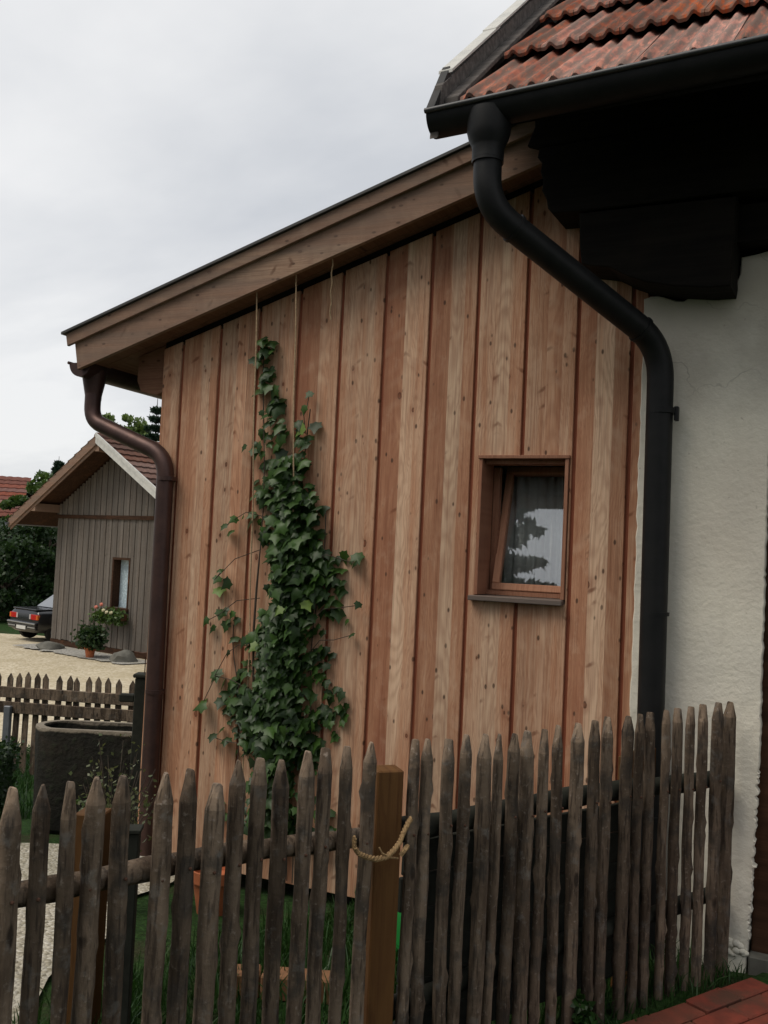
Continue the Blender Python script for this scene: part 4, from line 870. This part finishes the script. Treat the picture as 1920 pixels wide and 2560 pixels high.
A = [bm.verts.new((0, k/n*Lr, prof[k])) for k in range(n+1)]; B = [bm.verts.new((stp+.04, k/n*Lr, prof[k]+.045)) for k in range(n+1)]; D_ = [bm.verts.new((stp+.04, k/n*Lr, .0)) for k in range(n+1)]
for k in range(n): bm.faces.new((A[k], A[k+1], B[k+1], B[k])); bm.faces.new((B[k], B[k+1], D_[k+1], D_[k]))
cm = mesh(bm); cm.materials.append(M_SHEDTILE)
for s_ in (1, -1):
    for k in range(nC):
        o = obj('tile_course', cm, M_SHEDTILE, rfs); t = k*stp*math.cos(R(29.4))
        o.location = (SW/2 + s_*t, -.82 if s_ > 0 else 6.45, RIDGE - t*sl + .0); o.rotation_euler = (0, R(29.4), 0) if s_ > 0 else (0, R(29.4), math.pi)
obj('ridge_tile', tube(nb(), [(SW/2, -.83, RIDGE+.01), (SW/2, 6.45, RIDGE+.01)], .10, 10), M_SHEDTILE, rfs, smooth=True)
vb = lambda x0, x1, a, b, y0, y1: prism(nb(), [(x0, rzs(x0)+a), (x1, rzs(x1)+a), (x1, rzs(x1)+b), (x0, rzs(x0)+b)], y0, y1)
obj('verge_board', vb(-1.1, SW/2, -.2, .05, -.84, -.805), M_BARGE, rfs); obj('verge_board', vb(-1.06, SW/2-.02, -.28, -.15, -.8, -.77), M_BARGE, rfs)
obj('verge_sheet', vb(SW/2, SW+1.1, .0, .10, -.87, -.825), M_ZINC, rfs); obj('verge_board', vb(SW/2, SW+1.1, -.16, -.005, -.85, -.81), M_ZINC, rfs)
for x in (SW/2, .0, SW): obj('purlin', box(nb(), x-.09, x+.09, -.79, .1, rzs(x)-.36, rzs(x)-.15), M_BARGE, rfs)
obj('gutter', halfround(nb(), (-1.12, -.9, rzs(-1.1)-.06), (0, 1, 0), 7.3, .07), M_GREYSTEEL, rfs, smooth=True)
sp2 = lambda x, y, z=0.: SA + Matrix.Rotation(SHA, 3, 'Z') @ Vector((x, y, z))
# window box with flowers
fb = empty('flower_box', sp2(2.9, -.22, .85), SHA, 'green planted flower box with a few blossoms under the shed window', 'flower box')
obj('box', box(nb(), -.55, .55, -.09, .09, 0, .16, .01), M_DOOR, fb)
P = np.stack([rng.uniform(-.55, .55, 1000), rng.normal(-.05, .09, 1000), rng.normal(.12, .075, 1000)], 1); P[:, 2] -= .12*np.abs(P[:, 0])
V, F = leafcloud(P, rng.uniform(.05, .09, len(P))); o = obj('foliage', pymesh(V, F, rng.random(len(F))), M_LEAFMID, fb); tag(o, kind='stuff')
for x, z, m_ in ((-.33, .3, M_FLOWER), (-.02, .24, M_FLOWERW), (.12, .2, M_FLOWERW), (-.12, .38, M_FLOWER), (.3, .2, M_FLOWERW)):
    bm = nb(); bmesh.ops.create_icosphere(bm, subdivisions=2, radius=.055, matrix=Matrix.Diagonal((1, .7, .8, 1)))
    for v_ in bm.verts: v_.co *= 1+.3*mnoise.noise(v_.co*40)
    obj('blossom', bm, m_, fb, (x, -.22, z))
P0_ = sp2(3.3, -1.05); P0_.z = -1.25
pot('flower_pot', P0_, 1.3, 'terracotta flower pot with a leafy plant at the foot of the shed')
pp = empty('potted_plant', P0_ + Vector((0, 0, .21)), 0, 'bushy green plant growing in the terracotta pot by the shed', 'plant')
P = rng.normal(0, 1, (1500, 3))*np.array([.15, .13, .15]) + np.array([.02, 0, .23]); P = P[P[:, 2] > 0]
V, F = leafcloud(P, rng.uniform(.05, .1, len(P))); o = obj('foliage', pymesh(V, F, rng.random(len(F))), M_LEAFDARK, pp); tag(o, kind='stuff')
obj('stem', tube(nb(), [(0, 0, -.05), (.02, 0, .3), (.06, 0, .7)], .015, 6), M_BARK, pp)
for i, (x, y, sx, sy, sz) in enumerate([(1.25, -.8, .36, .3, .15), (4.3, -.8, .32, .3, .22)]):
    bm = nb(); bmesh.ops.create_icosphere(bm, subdivisions=3, radius=1.)
    for v_ in bm.verts: v_.co *= 1 + .28*mnoise.noise(v_.co*1.4 + Vector((i*7, 0, 0))); v_.co = Vector((v_.co.x*sx, v_.co.y*sy, v_.co.z*sz))
    p_ = sp2(x, y); o = obj('boulder', bm, M_STONE, None, (p_.x, p_.y, -1.22), (0, 0, i*.5), smooth=True); tag(o, ['flat grey boulder at the left corner of the shed', 'rounded grey boulder at the right end of the shed wall'][i], 'boulder', 'boulders by the shed')
gs = sp2(2.3, -.95); 
o = obj('gravel_strip', prism(nb(), [(-2.2 + .12*k + 0*k, -.25 + .22*mnoise.noise(Vector((k*.45, 5, 1)))) for k in range(40)] + [(2.6, .7), (-2.2, .7)], 0, .006, 0, 'xy'), M_GREYG, None, (gs.x, gs.y, -1.248), (0, 0, SHA)); tag(o, kind='structure')

# ------------------------------------------------------------------ dark saloon car behind the shed
CR = Vector((-17.55, 16.35, -1.25))
car = empty('parked_car', (0, 0, 0), 0, 'dark saloon car parked tail towards us left of the grey shed', 'car')
def loft(bm, secs, n=20, e=3.2):
    rings = []
    for x, zb, zt, hw in secs:
        ring = []
        for k in range(n):
            a = 2*math.pi*(k+.5)/n; cx, sx = math.cos(a), math.sin(a)
            ring.append(bm.verts.new((x, hw*math.copysign(abs(cx)**(2/e), cx), (zb+zt)/2 + (zt-zb)/2*math.copysign(abs(sx)**(2/e), sx))))
        rings.append(ring)
    for a, b in zip(rings, rings[1:]):
        for k in range(n): bm.faces.new((a[k], a[(k+1) % n], b[(k+1) % n], b[k]))
    bm.faces.new(rings[0][::-1]); bm.faces.new(rings[-1]); return bm
obj('body', loft(nb(), [(0, .34, .80, .74), (.02, .30, .90, .80), (.06, .27, .945, .82), (.3, .24, .955, .84), (1.0, .22, .965, .85), (2.2, .22, .95, .86), (3.1, .22, .93, .85), (3.9, .24, .86, .82), (4.25, .28, .76, .78), (4.36, .34, .66, .72)], 28, 4.5), M_CARPAINT, car, smooth=True)
gh = obj('cabin', loft(nb(), [(.78, .93, .945, .70), (1.02, .93, 1.13, .68), (1.3, .93, 1.34, .63), (1.5, .93, 1.385, .60), (2.3, .93, 1.39, .60), (2.55, .93, 1.35, .61), (3.05, .93, 1.08, .68), (3.28, .93, .95, .70)], 24, 4.), M_CARPAINT, car, smooth=True)
V = [(.80, -.62, .965), (.80, .62, .965), (1.27, .50, 1.325), (1.27, -.50, 1.325)]
bm = nb(); vv = [bm.verts.new((x-.035, y, z+.028)) for x, y, z in V]; ww = [bm.verts.new((x+.02, y*.98, z-.01)) for x, y, z in V]; bm.faces.new(vv); bm.faces.new(ww[::-1])
for k in range(4): bm.faces.new((vv[k], ww[k], ww[(k+1) % 4], vv[(k+1) % 4]))
obj('rear_window', bm, M_CARGLASS, car)
for s_ in (1, -1):
    obj('side_window', prism(nb(), [(1.2, .98), (1.42, 1.29), (2.3, 1.31), (2.5, 1.27), (2.95, 1.0)], s_*.655-.012, s_*.655+.012), M_CARGLASS, car)
    l_ = obj('taillight', box(nb(), -.014, .06, s_*.60-.19, s_*.60+.19, .66, .82, .01), M_TAILR, car); obj('reversing_lens', box(nb(), -.018, .05, s_*.37-.035, s_*.37+.035, .67, .81, .006), M_TAILW, l_); obj('indicator_lens', box(nb(), -.018, .07, s_*.76-.045, s_*.76+.045, .67, .80, .006), M_TAILO, l_)
    for x in (.62, 3.45):
        wh = obj('wheel', tube(nb(), [(0, -.09, 0), (0, -.08, 0), (0, .08, 0), (0, .09, 0)], [.29, .315, .315, .29], 28), M_RUBBER, car, (x, s_*.74, .315), smooth=True)
        obj('rim', lathe(nb(), [(.0, .0), (.06, .012), (.17, -.01), (.2, .01), (.19, -.03)], 24), M_GREYSTEEL, wh, (0, s_*.094, 0), (R(-90)*s_, 0, 0), True)
bp = obj('bumper', box(box(nb(), -.09, .1, -.80, .80, .47, .585, .02), -.06, .1, -.78, .78, .36, .47, .02), M_CARPAINT, car); obj('trim', box(nb(), -.1, -.085, -.79, .79, .535, .565, .003), M_CHROME, bp)
obj('trim', box(nb(), -.075, -.055, -.76, -.36, .42, .455, .003), M_CHROME, bp); obj('trim', box(nb(), -.075, -.055, .36, .76, .42, .455, .003), M_CHROME, bp)
obj('number_plate', box(nb(), -.08, -.06, -.26, .26, .36, .465, .003), M_PLATE, bp)
obj('boot_lid', box(nb(), .0, .74, -.66, .66, .935, .972, .015), M_CARPAINT, car)
car.location = Vector(F2W(28.0, -10.62) + (0,)); car.rotation_euler = (0, 0, math.atan2(f0.y, f0.x) - R(40))
car.location.z = -1.5

# ------------------------------------------------------------------ trees
def trunk(bm, p, h_, r, seed, limbs=6, spread=1.2):
    rr = random.Random(seed); tube(bm, [(p[0]+.1*r*math.sin(k), p[1], p[2]+h_*k/6) for k in range(7)], [r*(1-.8*k/6) for k in range(7)], 8)
    for k in range(limbs):
        z = h_*rr.uniform(.35, .85); a = rr.uniform(0, 6.28); L = spread*rr.uniform(.5, 1.); tube(bm, [(p[0], p[1], p[2]+z), (p[0]+math.cos(a)*L*.5, p[1]+math.sin(a)*L*.5, p[2]+z+L*.35), (p[0]+math.cos(a)*L, p[1]+math.sin(a)*L, p[2]+z+L*.8)], [r*.35, r*.22, r*.06], 5)
def broad(name, loc, h_, rx, rzc, zc, mat, n, size, seed, label, cat='tree', group=None, clumps=60, trunk_r=.14):
    e = empty(name, loc, 0, label, cat, group); bm = nb(); trunk(bm, (0, 0, -.1), h_*.8, trunk_r, seed, 8, rx*.8); obj('trunk', bm, M_BARK, e, smooth=True)
    rg = np.random.default_rng(seed); cl = []
    while len(cl) < clumps:
        p = rg.normal(0, 1, 3); p /= np.linalg.norm(p); p *= rg.uniform(.45, 1.) ** .5
        cl.append((p[0]*rx, p[1]*rx, zc + p[2]*rzc, rg.uniform(.14, .3)*rx))
    cl = np.array(cl); idx = rg.integers(0, clumps, n); q = rg.normal(0, 1, (n, 3)); q /= np.linalg.norm(q, axis=1, keepdims=True); q *= rg.random((n, 1))**.4
    P = cl[idx, :3] + q*cl[idx, 3:4]*np.array([1.15, 1.15, .8]); P = P[P[:, 2] > .03]
    V, F = leafcloud(P, rg.uniform(.7, 1.3, len(P))*size, np.array([0, 0, .6])); o = obj('crown', pymesh(V, F, rg.random(len(F))), mat, e); tag(o, kind='stuff'); return e
def spruce(name, loc, h_, rb, n_wh, mat, label, seed=1, group=None, dens=1.0, zmin=.06, size=.05):
    e = empty(name, loc, 0, label, 'tree', group); rg = np.random.default_rng(seed); bm = nb(); tube(bm, [(0, 0, -.1), (0, 0, h_*.5), (0, 0, h_)], [h_*.016, h_*.009, .01], 8); P = []; NN = []
    for k in range(n_wh):
        z = h_*(zmin + (1-zmin-.02)*(k/n_wh)**.92); L = rb*(1-z/h_)**.8*rg.uniform(.8, 1.1)+.06; m_ = int(5 + 4*(1-z/h_))
        for b in range(m_):
            a = 2*math.pi*b/m_ + rg.uniform(-.3, .3); Lb = L*rg.uniform(.7, 1.1); sag = rg.uniform(.18, .4)
            ts = np.linspace(0, 1, 7); bp_ = [(math.cos(a)*Lb*t, math.sin(a)*Lb*t, z - sag*Lb*t + .22*Lb*t*t) for t in ts]
            tube(bm, bp_[::3], [.02*(1-z/h_)+.008, .008, .003], 4, False)
            q = int(dens*(30+260*Lb)); t = rg.random(q)**.8; wv = rg.normal(0, 1, q)*.16*Lb*(1.1-t); hang = -np.abs(rg.normal(0, 1, q))*.05*Lb
            P.append(np.stack([math.cos(a)*Lb*t - math.sin(a)*wv, math.sin(a)*Lb*t + math.cos(a)*wv, z - sag*Lb*t + .22*Lb*t*t + hang], 1))
    P = np.concatenate(P); obj('trunk', bm, M_BARK, e); V, F = leafcloud(P, rg.uniform(.7, 1.3, len(P))*size, np.array([0, 0, .8]), asp=2.6); o = obj('crown', pymesh(V, F, rg.random(len(F))), mat, e); tag(o, kind='stuff'); return e
def at(px, py, d):   # a spot seen in a given direction, d metres in front of the camera
    v_ = fw + rt*((px-960)/2328) - up*((py-1280)/2328); return CAM + v_*d
def base(px, d): p = at(px, 1380, d); return (p.x, p.y, -1.5)
broad('dark_shrub', base(20, 35), 4.2, 2.2, 1.95, 1.9, M_LEAFDARK, 9000, .13, 11, 'dark dense shrub at the left frame edge beside the parked car', 'shrub', 'shrubs behind the car')
broad('dark_shrub', base(125, 37), 4.4, 2.4, 2.0, 2.0, M_LEAFDARK, 9000, .13, 12, 'tall dark shrub between the parked car and the grey shed', 'shrub', 'shrubs behind the car')
broad('dark_shrub', base(-70, 37), 4.2, 2.3, 2.0, 1.95, M_LEAFDARK, 7000, .14, 13, 'dark shrub mostly cut off by the left frame edge', 'shrub', 'shrubs behind the car')
broad('young_tree', base(85, 40), 5.6, 1.4, 2.3, 3.4, M_LEAFMID, 9000, .15, 14, 'light green leafy tree between the red roof and the grey shed gable')
spruce('conifer', base(133, 46), 7.2, 1.3, 26, M_NEEDLE, 'dark conifer top just left of the shed roof slope', 3, dens=1.3, size=.14)
broad('pale_tree', base(292, 37), 8.3, 1.25, 1.6, 6.6, M_LEAFPALE, 3800, .13, 15, 'pale green tree crown rising behind the shed ridge', clumps=34)
spruce('spruce_tree', base(372, 36), 8.8, 1.7, 22, M_NEEDLE, 'thin dark spruce top behind the shed beside the annex corner', 4, dens=.9, size=.12)
spruce('spruce_tree', (-1.95, -9.6, 0), 13.5, 2.6, 40, M_NEEDLE, 'tall spruce in front of the annex whose branches mirror in the window', 6, dens=.5, zmin=.08, size=.08)
for i, (x, y, h_, lab) in enumerate([(-6.2, -9.2, 11.5, 'added light-blocking spruce out of view behind the photographer, far left of the row'), (2.4, -12.2, 7.4, 'added light-blocking low spruce out of view straight behind the photographer'), (5.6, -10.6, 9., 'added light-blocking spruce out of view behind the photographer on the right'), (9.6, -9.6, 11., 'added light-blocking spruce out of view behind the photographer, far right of the row'), (-10.5, -6.4, 10., 'added light-blocking spruce out of view at the left end of the row')]):  # unseen row added to block low sky light from the front
    spruce('spruce_tree', (x, y, 0), h_, 2.5, 30, M_NEEDLE, lab, 20+i, 'added light-blocking spruces behind the photographer', dens=.42, zmin=.02, size=.1)
# neighbouring house far left
fp_ = at(-60, 1380, 50); fh = empty('far_house', (fp_.x, fp_.y, -1.3), ta+.25, 'distant house with red tiled roof at the left frame edge', 'house')
obj('wall', box(nb(), -5, 1.75, 0, 8, 0, 3.6), M_PLASTER, fh)
fr = obj('roof', prism(nb(), [(-.5, 3.9), (4.2, 6.35), (8.9, 3.9), (4.2, 6.1)], -5.4, 2.05, 0, 'yz'), M_BEAM, fh)
n = 60; bm = nb(); A = [bm.verts.new((k/n*7.5, 0, .04*abs(math.sin(k*.9)))) for k in range(n+1)]; B = [bm.verts.new((k/n*7.5, .60, .04*abs(math.sin(k*.9))-.05)) for k in range(n+1)]; D_ = [bm.verts.new((k/n*7.5, 0, -.06)) for k in range(n+1)]
for k in range(n): bm.faces.new((A[k], A[k+1], B[k+1], B[k])); bm.faces.new((A[k+1], A[k], D_[k], D_[k+1]))
fm = mesh(bm); fm.materials.append(M_FARTILE); fpit = math.atan2(2.45, 4.7)
for k in range(10): obj('tile_course', fm, M_FARTILE, fr, (-5.42, -.5+k*.53*math.cos(fpit), 3.98+k*.53*math.sin(fpit)), (fpit, 0, 0))
